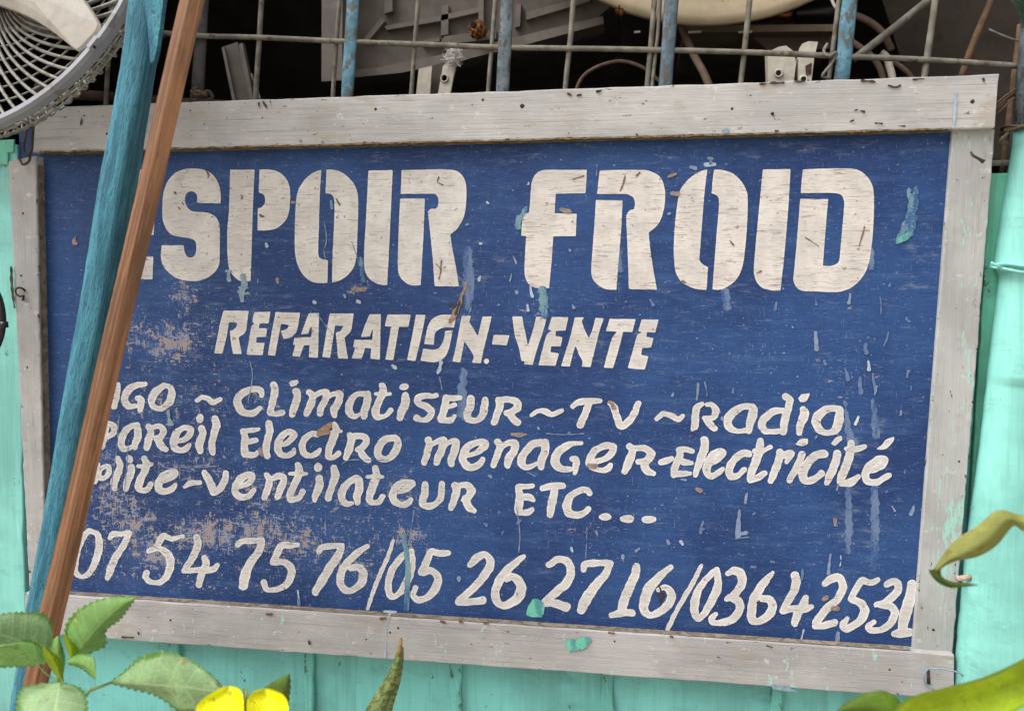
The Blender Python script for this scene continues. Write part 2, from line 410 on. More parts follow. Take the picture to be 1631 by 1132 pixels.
M_NAIL = m_simple('rust_nail', srgb(66, 48, 38), .8, .35, 200, .3)
M_HOLE = m_simple('dark_hole', srgb(26, 20, 18), .9, .3, 200, .1)
M_FAN = m_simple('grey_fan_plastic', srgb(140, 142, 148), .5, .07, 20, .12, 0, srgb(116, 112, 106), .66)
M_FANW = m_simple('dirty_fan_wire', srgb(142, 140, 134), .55, .18, 60, .2, 0, srgb(112, 104, 90), .6)
M_BLADE = m_simple('dirty_cream_blade', srgb(152, 146, 136), .55, .14, 40, .15, 0, srgb(160, 144, 120), .74)
M_TV = m_simple('dark_casing', srgb(98, 90, 83), .65, .16, 25, .2)
M_TV2 = m_simple('dark_casing_trim', srgb(112, 104, 97), .65, .16, 25, .2)
M_VOID = m_simple('dark_room', srgb(92, 86, 84), .95, .2, 4, .1)
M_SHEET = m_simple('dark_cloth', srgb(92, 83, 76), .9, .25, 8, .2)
M_BRACKET = m_simple('white_bracket', srgb(196, 188, 174), .55, .12, 60, .2, 0, srgb(140, 112, 86), .8)
M_BASIN = m_simple('cream_basin', srgb(190, 174, 146), .6, .16, 14, .15, 0, srgb(150, 130, 100), .82)
M_NEST = m_simple('mud_nest', srgb(150, 100, 56), .9, .5, 160, .8, 0, srgb(70, 44, 26), .5)
M_FLUFF = m_simple('cotton', srgb(226, 220, 216), .95, .1, 90, .2)
M_BLACK = m_simple('black_plastic', srgb(24, 24, 26), .38, .15, 50, .1, spec=.5)
M_COPPER = m_simple('copper', srgb(150, 96, 66), .35, .2, 80, .2, .8)
M_GREYBOX = m_simple('dusty_box', srgb(112, 100, 84), .75, .25, 12, .2)
M_HOSE = m_simple('dusty_hose', srgb(104, 86, 74), .75, .2, 60, .3)
M_MIRROR = m_simple('mirror_glass', srgb(225, 228, 230), .1, .02, 5, .0, .9)
M_GROUND = m_simple('pale_bounce_ground', srgb(176, 164, 148), .95, .2, 6, .6, 0, srgb(140, 126, 108), .7)  # unseen ground, made pale to bounce light up into the interior
M_CONC = m_simple('render_wall', srgb(120, 112, 102), .9, .2, 6, .4)
M_ZINC = m_simple('old_zinc', srgb(120, 116, 110), .55, .2, 8, .2, .5)
M_FIBRE = m_simple('green_fibre', srgb(70, 104, 84), .8, .3, 80, .2)
M_STICK = m_simple('brown_stick', srgb(104, 80, 60), .8, .3, 70, .4)
M_MARKV = m_simple('faint_paint_mark', srgb(98, 120, 160), .6, .15, 120, .2)
M_MARKU = m_simple('dull_paint_mark', srgb(128, 144, 172), .6, .15, 120, .2)
M_MARKW = m_simple('pale_paint_mark', srgb(168, 182, 200), .6, .1, 90, .2)

M_MARKP = m_simple('pale_green_mark', srgb(132, 152, 168), .6, .16, 120, .2)
M_MARKT = m_simple('bare_tan_mark', srgb(146, 130, 122), .8, .22, 160, .3)
M_MARKO = m_simple('orange_tan_mark', srgb(156, 130, 104), .7, .22, 160, .3)
M_NICK = m_simple('nick_mark', srgb(128, 106, 88), .8, .25, 160, .3)
M_MARKK = m_simple('dark_mark', srgb(70, 58, 50), .8, .3, 160, .3)

def m_smear(name, paint, under):
    b = B_(name); n = b.noise(b.map(60, 10, 14), 1, 6, .7); f = b.noise(b.map(240, 10, 900), 1, 3, .6)
    k = b.ss(b.M('ADD', b.M('MULTIPLY', n, .65), b.M('MULTIPLY', f, .35)), .36, .6)
    return b.fin(b.mix(k, under, paint), .55, f, .2, .0005)
M_SMEAR = m_smear('green_smear', srgb(116, 152, 160), srgb(50, 86, 136))
M_MARKG = m_smear('turquoise_paint_mark', srgb(106, 190, 162), srgb(80, 140, 146))
M_SMEARW = m_smear('pale_smear', srgb(104, 124, 156), srgb(52, 84, 136))

def m_leaf(name, top, vein, edge=None, rough=.5, freq=7.0, slant=2.4, trans=.35, veinamt=.6, mottled=None):
    b = B_(name); u, v, _ = b.sep(b.co('UV'))
    au = b.M('ABSOLUTE', b.M('SUBTRACT', u, .5))
    ph = b.M('SUBTRACT', b.M('MULTIPLY', v, freq), b.M('MULTIPLY', au, slant))
    tri = b.M('ABSOLUTE', b.M('SUBTRACT', b.M('FRACT', ph), .5))
    lat = b.ss(tri, .0, .09, 1, 0); mid = b.ss(au, .012, .03, 1, 0)
    n1 = b.noise(b.map(25, 25, 25), 1, 5, .6); n2 = b.noise(b.map(160, 160, 160), 1, 4, .6)
    c = b.mix(b.ss(n1, .3, .7), tuple(x * .8 for x in top), tuple(min(1, x * 1.15) for x in top))
    c = b.mix(b.ss(n2, .5, .7, 0, .3), c, tuple(x * .75 for x in top))
    if edge: c = b.mix(b.ss(b.M('ADD', au, b.M('MULTIPLY', n1, .12)), .47, .53), c, edge)
    if mottled:
        mt = b.noise(b.map(3.2, 26, 1, kind='UV'), 1, 5, .7); c = b.mix(b.ss(mt, .48, .56, 0, .85), c, mottled)
    c = b.mix(b.M('MULTIPLY', b.M('MAXIMUM', b.M('MULTIPLY', lat, .6), mid), veinamt), c, vein)
    sp = b.noise(b.map(70, 70, 70, off=(3, 7, 1)), 1, 4, .65); c = b.mix(b.ss(sp, .77, .86, 0, .7), c, srgb(140, 116, 64))
    n3 = b.voro(b.map(420, 420, 420), 1); c = b.mix(b.ss(n3, .2, .75, 0, .22), c, tuple(x * .62 for x in top))
    h = b.M('ADD', b.M('MULTIPLY', tri, 1.1), b.M('ADD', b.M('MULTIPLY', n2, .3), b.M('MULTIPLY', n3, .5)))
    m = b.fin(c, rough, h, .5, .0014, 0, .35)
    tr = b.n('ShaderNodeBsdfTranslucent'); b.L(c, tr.inputs['Color'])
    mx = b.n('ShaderNodeMixShader'); mx.inputs[0].default_value = trans
    b.nt.links.new(b.bsdf.outputs[0], mx.inputs[1]); b.nt.links.new(tr.outputs[0], mx.inputs[2]); b.nt.links.new(mx.outputs[0], b.out.inputs['Surface'])
    return m
M_LEAF_P = m_leaf('pale_leaf', srgb(150, 182, 128), srgb(186, 208, 150), srgb(88, 132, 42), trans=.3)
M_LEAF_G = m_leaf('green_leaf', srgb(138, 182, 104), srgb(172, 206, 110), srgb(84, 136, 24), trans=.35)
M_LEAF_Y = m_leaf('young_leaf', srgb(150, 172, 20), srgb(190, 200, 70), srgb(120, 150, 20), trans=.4, veinamt=.25)
M_LEAF_D = m_leaf('dark_leaf', srgb(96, 122, 52), srgb(130, 146, 80), None, trans=.2)
M_BLADE_G = m_leaf('strap_leaf', srgb(172, 196, 40), srgb(186, 200, 84), srgb(140, 170, 60), rough=.4, freq=0.0, slant=26, trans=.35, veinamt=.18)
M_BLADE_D = m_leaf('strap_leaf_dark', srgb(84, 112, 24), srgb(112, 134, 50), None, freq=0.0, slant=26, trans=.15, veinamt=.2)
M_BLADE_O = m_leaf('strap_leaf_olive', srgb(168, 172, 90), srgb(186, 184, 120), srgb(172, 156, 100), freq=0.0, slant=22, trans=.3, veinamt=.25)
M_SANS = m_leaf('mottled_spear', srgb(132, 146, 88), srgb(160, 160, 110), srgb(150, 140, 90), freq=0.0, slant=0, trans=.1, veinamt=.0, mottled=srgb(66, 84, 40))
M_PETAL = m_leaf('yellow_petal', (.98, .93, .002), (.97, .9, .01), None, rough=.6, freq=9, slant=9, trans=.2, veinamt=.15)
M_STEM = m_simple('green_stem', srgb(126, 140, 70), .6, .2, 60, .3)
M_DRY = m_simple('dry_tip', srgb(150, 120, 76), .8, .3, 120, .4)
# ------------------------------------------------------------------ setting: ground, dark room behind, wall
GZ = -1.02
mb = MB(); mb.add([(-60, -60, GZ), (60, -60, GZ), (60, 60, GZ), (-60, 60, GZ)], [(0, 1, 2, 3)])
tag(mb.build('ground', M_GROUND), kind='structure')
def struct(name, lo, hi, m): b = MB(); box(b, lo, hi); return tag(b.build(name, m), kind='structure')
struct('room_floor', (-2.2, .12, GZ), (3.6, 3.2, GZ + .06), M_VOID)
struct('room_back_wall', (-2.3, 3.2, GZ), (3.7, 3.3, 2.4), M_VOID)
struct('room_side_wall', (-2.3, .12, GZ), (-2.2, 3.2, 2.4), M_VOID)
struct('room_side_wall', (3.6, .12, GZ), (3.7, 3.2, 2.4), M_VOID)
struct('ceiling', (-2.2, .12, 2.3), (3.6, 3.2, 2.4), M_VOID)
struct('facade_wall', (-2.3, .02, GZ), (-.66, .119, 2.4), M_CONC)
struct('facade_wall', (1.75, .02, GZ), (3.7, .119, 2.4), M_CONC)
struct('lintel', (-.659, .02, 1.75), (1.749, .119, 2.4), M_CONC)
struct('roof', (-2.6, -.02, 2.401), (4.0, 3.5, 2.45), M_ZINC)

# ------------------------------------------------------------------ turquoise plank wall under and beside the sign
WB = at(700, 1060, .034)
wall = thing('plank_wall', 'turquoise painted plank wall with narrow cover strips behind and below the framed sign', 'wall', (.7, .05, GZ))
ZT = .700          # top of the half wall
seams = [-420, 60, 282, 495, 727, 968, 1237, 1530]
def wx(px): return at(px, 1075, .034).x
xs = [wx(s) for s in seams]
for i in range(len(xs) - 1):
    b = MB(); x0, x1 = xs[i] + .0015, xs[i + 1] - .0015
    board(b, (x0, .036, GZ), (x0, .036, ZT), (x1, .036, ZT), (x1, .036, GZ), .018, bev=.0015, n=60, jit=.0005)
    fix_normals(b.build('plank', M_TURQ, wall))
for i in range(1, len(xs) - 1):
    b = MB(); hw = .0075 + .001 * (i % 3)
    board(b, (xs[i] - hw, .026, GZ), (xs[i] - hw, .026, ZT - .004), (xs[i] + hw, .026, ZT - .004), (xs[i] + hw, .026, GZ), .0098, bev=.003, n=90, jit=.0009)
    fix_normals(b.build('cover_strip', M_STRIP, wall))
b = MB()                                             # right-hand plank, seen beside the sign
board(b, (xs[-1] + .0015, .036, GZ), (xs[-1] + .0015, .036, at(1590, 276, .036).z), (xs[-1] + .16, .036, at(1590, 276, .036).z), (xs[-1] + .16, .036, GZ), .018, bev=.002, n=60)
fix_normals(b.build('plank', M_TURQ3, wall))
x2 = xs[-1] + .163; b = MB()
board(b, (x2, .036, GZ), (x2, .036, .70), (1.748, .036, .70), (1.748, .036, GZ), .018, bev=.002, n=60)
fix_normals(b.build('plank', M_TURQ3, wall))
b = MB()
board(b, (xs[0] - .25, .036, GZ), (xs[0] - .25, .036, ZT), (xs[0] - .002, .036, ZT), (xs[0] - .002, .036, GZ), .018, n=60)
fix_normals(b.build('plank', M_TURQ, wall))

# left jamb board (pale turquoise strip at the left edge) and right post
jb = thing('door_jamb', 'pale turquoise upright board at the left end of the sign beside the black mirror rim', 'door frame', tuple(at(-20, 1000, .012)[:2]) + (GZ,))
b = MB()
pT, pT2 = at(-70, 232, .012), at(24, 232, .012); pB, pB2 = at(-70, 1300, .012), at(60, 1300, .012)
board(b, (pB.x, .012, GZ), (pT.x, .012, pT.z), (pT2.x + .004, .012, pT.z), (pB2.x - .035, .012, GZ), .02, bev=.002, n=60)
fix_normals(b.build('board', M_TURQ2, jb))
b = MB(); q = at(24, 232, .011)
slab_px(b, [(-40, 226), (22, 222), (21, 242), (12, 243), (12, 262), (-40, 262)], .0085, .0032)
fix_normals(b.build('paint_patch', M_TURQ3, jb))

post = thing('corner_post', 'thick turquoise post with rope ties beside the right end of the sign', 'post', tuple(at(1600, 700, .02)[:2]) + (GZ,))
# one tapering post, slightly facetted by the adze
b = MB(); ed = [(206, 1617, .020, .036), (250, 1611, .022, .034), (330, 1598, .026, .030), (415, 1584, .031, .027), (425, 1582, .033, .026), (436, 1591, .029, .028), (470, 1588, .030, .027), (550, 1578, .036, .022), (640, 1567, .043, .018), (720, 1558, .050, .014), (850, 1541, .060, .010), (980, 1529, .070, .006), (1080, 1522, .076, .004)]
rows_ = []
for y, xl, r, Yc in ed:
    l = at(xl, y, Yc); rows_.append((l.x + r, Yc, l.z, r))
lx = rows_[-1]; rows_.append((lx[0] - .03, lx[1], GZ, lx[3] + .02))
Q = np.vstack([catmull3(np.array(rows_[:-1]), 120), np.array(rows_[-1:])]); sg = 28; vs = []; uv = []
for i, q in enumerate(Q):
    for k in range(sg):
        a = 2 * math.pi * k / sg; rr = q[3] * (1 + .02 * math.sin(3 * a + i * .03) + .014 * math.sin(7 * a - i * .05) + .004 * math.sin(i * .9 + a * 2) + random.gauss(0, .003))
        vs.append((q[0] + rr * math.cos(a), q[1] + rr * (.62 if q[3] > .04 else .8) * math.sin(a), q[2])); uv.append((k / sg, i / 120))
n_ = len(Q); fs = [(i * sg + k, i * sg + (k + 1) % sg, (i + 1) * sg + (k + 1) % sg, (i + 1) * sg + k) for i in range(n_ - 1) for k in range(sg)] + [tuple(range(sg)), tuple((n_ - 1) * sg + k for k in range(sg))[::-1]]
b.add(vs, fs, uv); fix_normals(b.build('trunk', M_TURQ2, post, smooth=True))
b = MB()
for k, (y0, rr, cc) in enumerate([(424, .0325, (1613, 426)), (430, .0322, (1612, 431))]):
    c = at(*cc, .03); pts = [c + Vector((rr * math.cos(a), rr * math.sin(a), .004 * math.sin(a * 2 + k))) for a in np.linspace(0, 2 * math.pi, 40)[:-1]]
    tube(b, pts, .0022, 6, closed=True)
tube(b, [at(1578, 418, -.02), at(1590, 424, -.022), at(1596, 430, -.016)], .002, 6, n=8)
fix_normals(b.build('rope_tie', M_TURQ2, post, smooth=True))
b = MB(); c = at(1632, 207, .03)
pts = [c + Vector((.027 * math.cos(a), .027 * math.sin(a), .004 * math.sin(a * 1.5))) for a in np.linspace(0, 4 * math.pi, 60)]
tube(b, pts, .0022, 6)
tube(b, [at(1606, 212, .0), at(1596, 222, .0), at(1594, 229, 0.01), at(1604, 228, .02)], .0025, 6, n=12)
fix_normals(b.build('wire_tie', M_WIRE, post, smooth=True))
b = MB(); tube(b, [at(1634, 206, .03), at(1646, 30, .03), at(1650, -60, .03), Vector((at(1650, -60, .03).x + .02, .03, 1.45))], .015, 12)
fix_normals(b.build('pipe', M_BAR_GREY, post, smooth=True))

# ------------------------------------------------------------------ the sign
YP = .0165           # panel plane
SIGN = thing('shop_sign', 'hand painted blue repair shop sign with cream lettering in a weathered grey timber frame', 'sign', tuple(at(780, 640, YP)))

def blob(P, items):
    v = np.zeros(len(P))
    for (x, y, rx, ry, a) in items: v = np.maximum(v, a * np.exp(-(((P[:, 0] - x) / rx) ** 2 + ((P[:, 1] - y) / ry) ** 2)))
    return v
WEAR = [(275, 545, 55, 38, 1.0), (215, 530, 30, 40, .75), (330, 525, 28, 40, .6), (290, 470, 30, 40, .8), (240, 640, 100, 60, .55), (400, 640, 110, 50, .42),
        (330, 850, 90, 38, .95), (410, 845, 60, 40, .95), (470, 860, 70, 45, .85), (245, 880, 40, 34, 1.0), (210, 830, 60, 50, .85), (180, 800, 45, 70, .8), (170, 720, 30, 60, .6),
        (300, 740, 140, 45, .58), (420, 790, 130, 45, .62), (560, 890, 70, 40, .62), (650, 855, 40, 26, .9), (640, 790, 40, 50, .6), (560, 780, 60, 40, .45), (300, 930, 150, 20, .45),
        (395, 470, 30, 30, .5), (420, 520, 80, 40, .3), (570, 460, 20, 12, .9), (330, 640, 60, 120, .4), (500, 850, 200, 120, .5), (980, 880, 60, 30, .3), (660, 950, 60, 15, .3), (200, 870, 200, 90, .5),
        (920, 845, 60, 14, .5), (1340, 590, 60, 60, .3), (1200, 560, 50, 30, .3), (740, 500, 16, 40, .5), (840, 500, 40, 40, .4), (1030, 820, 60, 40, .25), (1110, 270, 50, 30, .3)]
DUST = [(1370, 800, 70, 160, .45), (1390, 850, 16, 90, 1.0), (1345, 860, 14, 60, .9), (1370, 690, 30, 60, .6), (1395, 690, 14, 40, .8), (1420, 250, 30, 14, 1.0), (1300, 235, 100, 8, .8), (745, 440, 50, 16, .8), (745, 530, 12, 140, .55), (770, 430, 30, 30, .6),
        (960, 580, 40, 20, .7), (1040, 560, 160, 200, .28), (1180, 740, 260, 150, .2), (1280, 470, 200, 60, .3), (985, 420, 12, 60, .7), (1460, 430, 40, 60, .6), (400, 580, 300, 160, .3), (800, 245, 600, 20, .35), (1160, 475, 14, 24, .9), (715, 660, 30, 30, .7), (250, 460, 60, 100, .25)]
def wear_at(P): return blob(P, WEAR)
def panel_mesh():
    nx, ny = 190, 112; TL, TR, BR, BL = map(np.array, ((30, 205), (1545, 175), (1475, 1060), (50, 975)))
    uu, vv = np.meshgrid(np.linspace(0, 1, nx), np.linspace(0, 1, ny)); uu = uu.ravel()[:, None]; vv = vv.ravel()[:, None]
    P = (TL * (1 - uu) + TR * uu) * (1 - vv) + (BL * (1 - uu) + BR * uu) * vv
    V = at_np(P, YP); V2 = V + np.array([0, .006, 0])
    F = []
    for j in range(ny - 1):
        for i in range(nx - 1):
            a = j * nx + i; F.append((a, a + nx, a + nx + 1, a + 1))
    b = MB(); b.add(V, F)
    rim = [i for i in range(nx)] + [j * nx + nx - 1 for j in range(1, ny)] + [(ny - 1) * nx + i for i in range(nx - 2, -1, -1)] + [j * nx for j in range(ny - 2, 0, -1)]
    n0 = len(b.v); b.add([V2[r] for r in rim], [tuple(n0 + k - n0 for k in range(len(rim)))])
    b.f += [(rim[k], rim[(k + 1) % len(rim)], n0 + (k + 1) % len(rim), n0 + k) for k in range(len(rim))]
    PP = np.vstack([P, P[rim]])
    o = b.build('panel', M_PANEL, SIGN, attrs={'wear': lambda v: wear_at(PP), 'dust': lambda v: blob(PP, DUST)})
    return o
PANEL = panel_mesh()

def greenB(v):
    c = np.array(at(915, 1025, 0)); c2 = np.array(at(1250, 1092, 0)); c3 = np.array(at(790, 1030, 0))
    g = lambda c, rx, rz: np.exp(-(((v[:, 0] - c[0]) / rx) ** 2 + ((v[:, 2] - c[2]) / rz) ** 2))
    return np.maximum(np.maximum(.6 * g(c, .022, .016), .7 * g(c2, .03, .01)), .3 * g(c3, .03, .02))
def greenR(v):
    g = lambda p, rx, rz, a: a * np.exp(-(((v[:, 0] - p.x) / rx) ** 2 + ((v[:, 2] - p.z) / rz) ** 2))
    return np.max([g(at(1520, 850, 0), .03, .07, .75), g(at(1500, 920, 0), .035, .02, .9), g(at(1520, 660, 0), .012, .16, .5), g(at(1550, 400, 0), .012, .06, .5), g(at(1530, 220, 0), .012, .03, .5), g(at(1545, 560, 0), .012, .06, .6)], axis=0)

TH = .0185
rails = {}
def rail(name, quad, m, depth=TH, attrs=None, n=70, jit=.00032, Y=0.0, label=None):
    b = MB(); board_px(b, quad, Y, depth, bev=.0020, n=n, jit=jit); o = fix_normals(b.build(name, m, SIGN, attrs=attrs)); tag(o, label); return o
z0 = lambda v: np.zeros(len(v))
TOPR = rail('rail', [(51, 243), (1584, 204), (1590, 118), (53, 171)], M_RAIL_T, label='top rail of the frame with dark chips along its upper edge')
BOTR = rail('rail', [(41, 1008), (1519, 1114), (1519.5, 1042), (40, 943.5)], M_RAIL_B, attrs={'green': greenB}, label='bottom rail of the frame with turquoise paint spots')
LST = rail('stile', [(46.5, 942), (12.5, 258), (57, 248), (73, 942)], M_ST_L, attrs={'green': z0})
RST = rail('stile', [(1453.5, 1033.5), (1517, 207), (1585.5, 206.5), (1518, 1039.5)], M_ST_R, depth=.0065, Y=.0105, attrs={'green': greenR}, label='right upright of the frame smeared with turquoise paint')
def sub(parent, name, b, m, smooth=True, label=None):
    o = fix_normals(b.build(name, m, parent, smooth=smooth)); tag(o, label); return o
def nail(parent, x, y, r, m, name='nail', Y=-.0006):
    b = MB(); c = at(x, y, Y); n = 10; vs = [c + Vector((0, -.0007, 0))]
    for k in range(n):
        a = 2 * math.pi * k / n; rr = r * random.uniform(.75, 1.15); vs.append(c + Vector((rr * math.cos(a), .0012, rr * math.sin(a))))
    b.add(vs, [(0, 1 + k, 1 + (k + 1) % n) for k in range(n)]); sub(parent, name, b, m)
for x, y, r in [(598, 174, .0032), (832, 169, .005), (1166, 173, .003), (769, 159, .003), (1230, 181, .0032), (1549, 162, .0045), (170, 213, .003), (303, 176, .002)]: nail(TOPR, x, y, r, M_NAIL)
for x, y, r in [(271, 987, .003), (634, 1000, .003), (621, 1007, .0026), (583, 1018, .0022), (979, 1021, .0024), (1417, 1066, .0024)]: nail(BOTR, x, y, r, M_NAIL)
for x, y, r in [(33, 439, .003), (43, 585, .0032), (47, 910, .0028), (36, 340, .003)]: nail(LST, x, y, r, M_NAIL)
for x, y, r in [(1487, 1003, .003), (1528, 735, .0026), (1550, 640, .002)]: nail(RST, x, y, r, M_NAIL, Y=.0098)
b = MB(); tube(b, [at(36, 478, -.001), at(38, 471, -.006), at(32, 472, -.007), at(26, 468, -.007), at(25, 461, -.006), at(31, 458, -.006), at(38, 461, -.002), at(40, 465, .002)], .0016, 6, n=24)
sub(LST, 'staple', b, M_NAIL)
b = MB(); tube(b, [at(1547, 243, .002), at(1550, 248, -.008), at(1559, 253, -.012), at(1567, 258, -.013)], [.0016, .0018, .0018, .003], 6, n=10)
sub(RST, 'bent_nail', b, M_NAIL)
b = MB(); tube(b, [at(1478, 1064, -.004), at(1500, 1065, -.012), at(1525, 1070, -.012), at(1540, 1080, -.006), at(1545, 1086, .01)], .0012, 6, n=20)
tube(b, [at(1478, 1064, -.004), at(1471, 1075, -.006), at(1473, 1087, -.006), at(1482, 1095, -.006), at(1492, 1099, -.004)], .0012, 6, n=16)
sub(BOTR, 'wire_loop', b, M_MARKP)
b = MB(); tube(b, [at(1478, 1066, .001), at(1479, 1088, .0)], .0026, 6); sub(BOTR, 'rusty_staple', b, M_RUST)
b = MB(); tube(b, [at(1523, 921, -.006), at(1546, 919, -.006)], .0042, 8); sub(RST, 'peg', b, M_PEG)
def film(par, name, p, q, off, d0, d1, m, n=60):
    b = MB(); vs = []
    for i in range(n + 1):
        c = p.lerp(q, i / n) + Vector(off); k = random.uniform(.0, .003)
        vs += [c + Vector((0, d0 + k * .4, 0)), c + Vector((0, d1, 0))]
    b.add(vs, [(2 * i, 2 * i + 1, 2 * i + 3, 2 * i + 2) for i in range(n)]); b.build(name, m, par)
film(BOTR, 'dust_film', at(44, 944, 0), at(1452, 1037.6, 0), (0, 0, .0012), .0022, .0160, M_GRIME_SHADE)
film(TOPR, 'grime_shade_film', at(62, 243, 0), at(1515, 205.9, 0), (0, 0, -.0012), .0022, .0160, M_OCHRE)
film(LST, 'grime_shade_film', at(57.5, 262, 0), at(72.8, 938, 0), (.0012, 0, 0), .0022, .0160, M_GRIME_SHADE)  # brown strip paints in the shade of the stile's inner face
# wire hook on the top left corner
b = MB(); tube(b, [at(44, 196, -.05), at(41, 215, -.03), at(37, 236, -.012), at(42, 246, -.012), at(50, 240, -.012), at(52, 215, -.02), at(54, 190, -.05)], .0022, 6, n=30)
tube(b, [at(30, 250, -.004), at(36, 262, -.01), at(46, 257, -.01), at(48, 246, -.006)], .002, 6, n=14)
tag(fix_normals(b.build('wire_hook', M_WIRE, None, smooth=True)), 'rusty wire hook at the top left corner of the frame under the fan', 'hook')

# ------------------------------------------------------------------ lettering: brush strokes and stencil shapes traced in crop coordinates
BLK = {'A': (200, 256, 5.003), 'B': (460, 256, 5.003), 'C': (800, 256, 5.003), 'D': (1080, 256, 5.003), 'F': (320, 470, 6.041), 'G': (560, 470, 6.041), 'H': (800, 470, 6.041),
       'J': (150, 590, 5.003), 'K': (360, 590, 5.003), 'M': (580, 620, 5.003), 'N': (800, 620, 5.003), 'P': (1030, 600, 5.003), 'Q': (1150, 600, 5.003),
       'R': (90, 820, 5.003), 'S': (350, 820, 5.003), 'T': (600, 820, 5.003), 'U': (860, 840, 5.003), 'V': (1150, 850, 5.003)}
YL = YP - .0006
_cnt = [0]
_ph = rng.uniform(0, 6.28, 40)
def wob(X, Y, a):
    return a * (np.sin(X * .31 + 1.1 * np.sin(Y * .17)) * .5 + np.sin(Y * .43 + 2.1 * np.sin(X * .11)) * .5 + .4 * np.sin(X * .9 + Y * .7) * np.sin(Y * 1.1 - X * .6))
def smooth_poly(P, lim=46):
    n = len(P); d = np.roll(P, -1, 0) - P; a = np.arctan2(d[:, 1], d[:, 0]); turn = np.abs((a - np.roll(a, 1) + np.pi) % (2 * np.pi) - np.pi); sm = turn < math.radians(lim); out = []
    for i in range(n):
        p0, p1, p2, p3 = P[i - 1], P[i], P[(i + 1) % n], P[(i + 2) % n]; out.append(p1)
        a0 = (p2 - p0) / 2 if sm[i] else (p2 - p1); a1 = (p3 - p1) / 2 if sm[(i + 1) % n] else (p2 - p1)
        L = np.linalg.norm(p2 - p1); a0 = a0 * min(1, L / (np.linalg.norm(a0) + 1e-9)); a1 = a1 * min(1, L / (np.linalg.norm(a1) + 1e-9))
        if not (sm[i] or sm[(i + 1) % n]): continue
        for t in (.2, .4, .6, .8):
            h = t * t * (3 - 2 * t); out.append(p1 * (1 - h) + p2 * h + a0 * (t ** 3 - 2 * t * t + t) + a1 * (t ** 3 - t * t))
    return np.array(out)
def field(shapes, blk, X, Y):
    ox, oy, s = BLK[blk]; F = np.full(X.shape, 1e3)
    for sh in shapes:
        if sh[0] in 'sc':
            Q = np.array(sh[1], float); P = np.c_[(Q[:, 0] / s + ox), (Q[:, 1] / s + oy), Q[:, 2] / s / 2]
            if blk != 'X': P[:, 2] *= 1 + .07 * np.sin(np.arange(len(P)) * 2.3 + P[:, 0])
            if len(P) > 2: P = catmull(P, max(8, 6 * len(P)))
            for a, c in zip(P[:-1], P[1:]):
                d = c[:2] - a[:2]; L2 = (d ** 2).sum() + 1e-9
                t = np.clip(((X - a[0]) * d[0] + (Y - a[1]) * d[1]) / L2, 0, 1)
                F = np.minimum(F, np.hypot(X - a[0] - t * d[0], Y - a[1] - t * d[1]) - (a[2] + t * (c[2] - a[2])))
        else:
            Q = np.array(sh[1], float); P = smooth_poly(np.c_[Q[:, 0] / s + ox, Q[:, 1] / s + oy]); D = np.full(X.shape, 1e6); ins = np.zeros(X.shape, bool)
            for a, c in zip(P, np.roll(P, -1, 0)):
                d = c - a; L2 = (d ** 2).sum() + 1e-9
                t = np.clip(((X - a[0]) * d[0] + (Y - a[1]) * d[1]) / L2, 0, 1)
                D = np.minimum(D, np.hypot(X - a[0] - t * d[0], Y - a[1] - t * d[1]))
                cr = ((a[1] > Y) != (c[1] > Y)) & (X < (c[0] - a[0]) * (Y - a[1]) / (c[1] - a[1] + 1e-12) + a[0]); ins ^= cr
            F = np.minimum(F, np.where(ins, -D, D))
    return F
def sdf_mesh(name, mat, shapes, blk, step=1.25, wobble=.35, Yp=YL, parent=None, soft=0.0):
    ox, oy, s = BLK[blk]; pts = np.vstack([np.array(sh[1], float)[:, :2] / s + (ox, oy) for sh in shapes]); pad = 9
    x0, y0 = pts.min(0) - pad; x1, y1 = pts.max(0) + pad
    gx = np.arange(x0, x1 + step, step); gy = np.arange(y0, y1 + step, step); X, Y = np.meshgrid(gx, gy)
    F = field(shapes, blk, X, Y) - soft + wob(X, Y, wobble)
    ny, nx = F.shape; verts = []; faces = []; vid = {}; eid = {}
    ins = F < 0
    def V(i, j):
        k = (i, j)
        if k not in vid: vid[k] = len(verts); verts.append((gx[i], gy[j]))
        return vid[k]
    def E(i, j, i2, j2):
        k = (i, j, i2, j2) if (i, j) < (i2, j2) else (i2, j2, i, j)
        if k not in eid:
            a, c = F[k[1], k[0]], F[k[3], k[2]]; t = a / (a - c); eid[k] = len(verts)
            verts.append((gx[k[0]] + t * (gx[k[2]] - gx[k[0]]), gy[k[1]] + t * (gy[k[3]] - gy[k[1]])))
        return eid[k]
    any_ = ins[:-1, :-1] | ins[1:, :-1] | ins[:-1, 1:] | ins[1:, 1:]
    for j, i in zip(*np.nonzero(any_)):
        c = [(i, j), (i, j + 1), (i + 1, j + 1), (i + 1, j)]; poly = []
        for k in range(4):
            a, d = c[k], c[(k + 1) % 4]; ia, idd = ins[a[1], a[0]], ins[d[1], d[0]]
            if ia: poly.append(V(*a))
            if ia != idd: poly.append(E(*a, *d))
        if len(poly) >= 3: faces.append(tuple(poly))
    if not faces: return None
    ii = np.clip(((np.array(verts)[:, 0] - x0) / step).round().astype(int), 0, nx - 1); jj = np.clip(((np.array(verts)[:, 1] - y0) / step).round().astype(int), 0, ny - 1); rimv = np.clip(-F[jj, ii] / 4.0, 0, 1)
    _cnt[0] += 1; P = np.array(verts); W3 = at_np(P, Yp - (_cnt[0] % 90) * 3e-6); b = MB(); b.add(W3, faces)
    o = b.build(name, mat, parent or PANEL, attrs={'wear': lambda v: wear_at(P), 'rim': lambda v: rimv})
    return o
LET = []   # (material, block, name, shapes, wobble, step)
def P_(blk, *polys, m=None, name='letter'): LET.append((m or M_L1, blk, name, [('p', q) for q in polys], .18, 1.25))
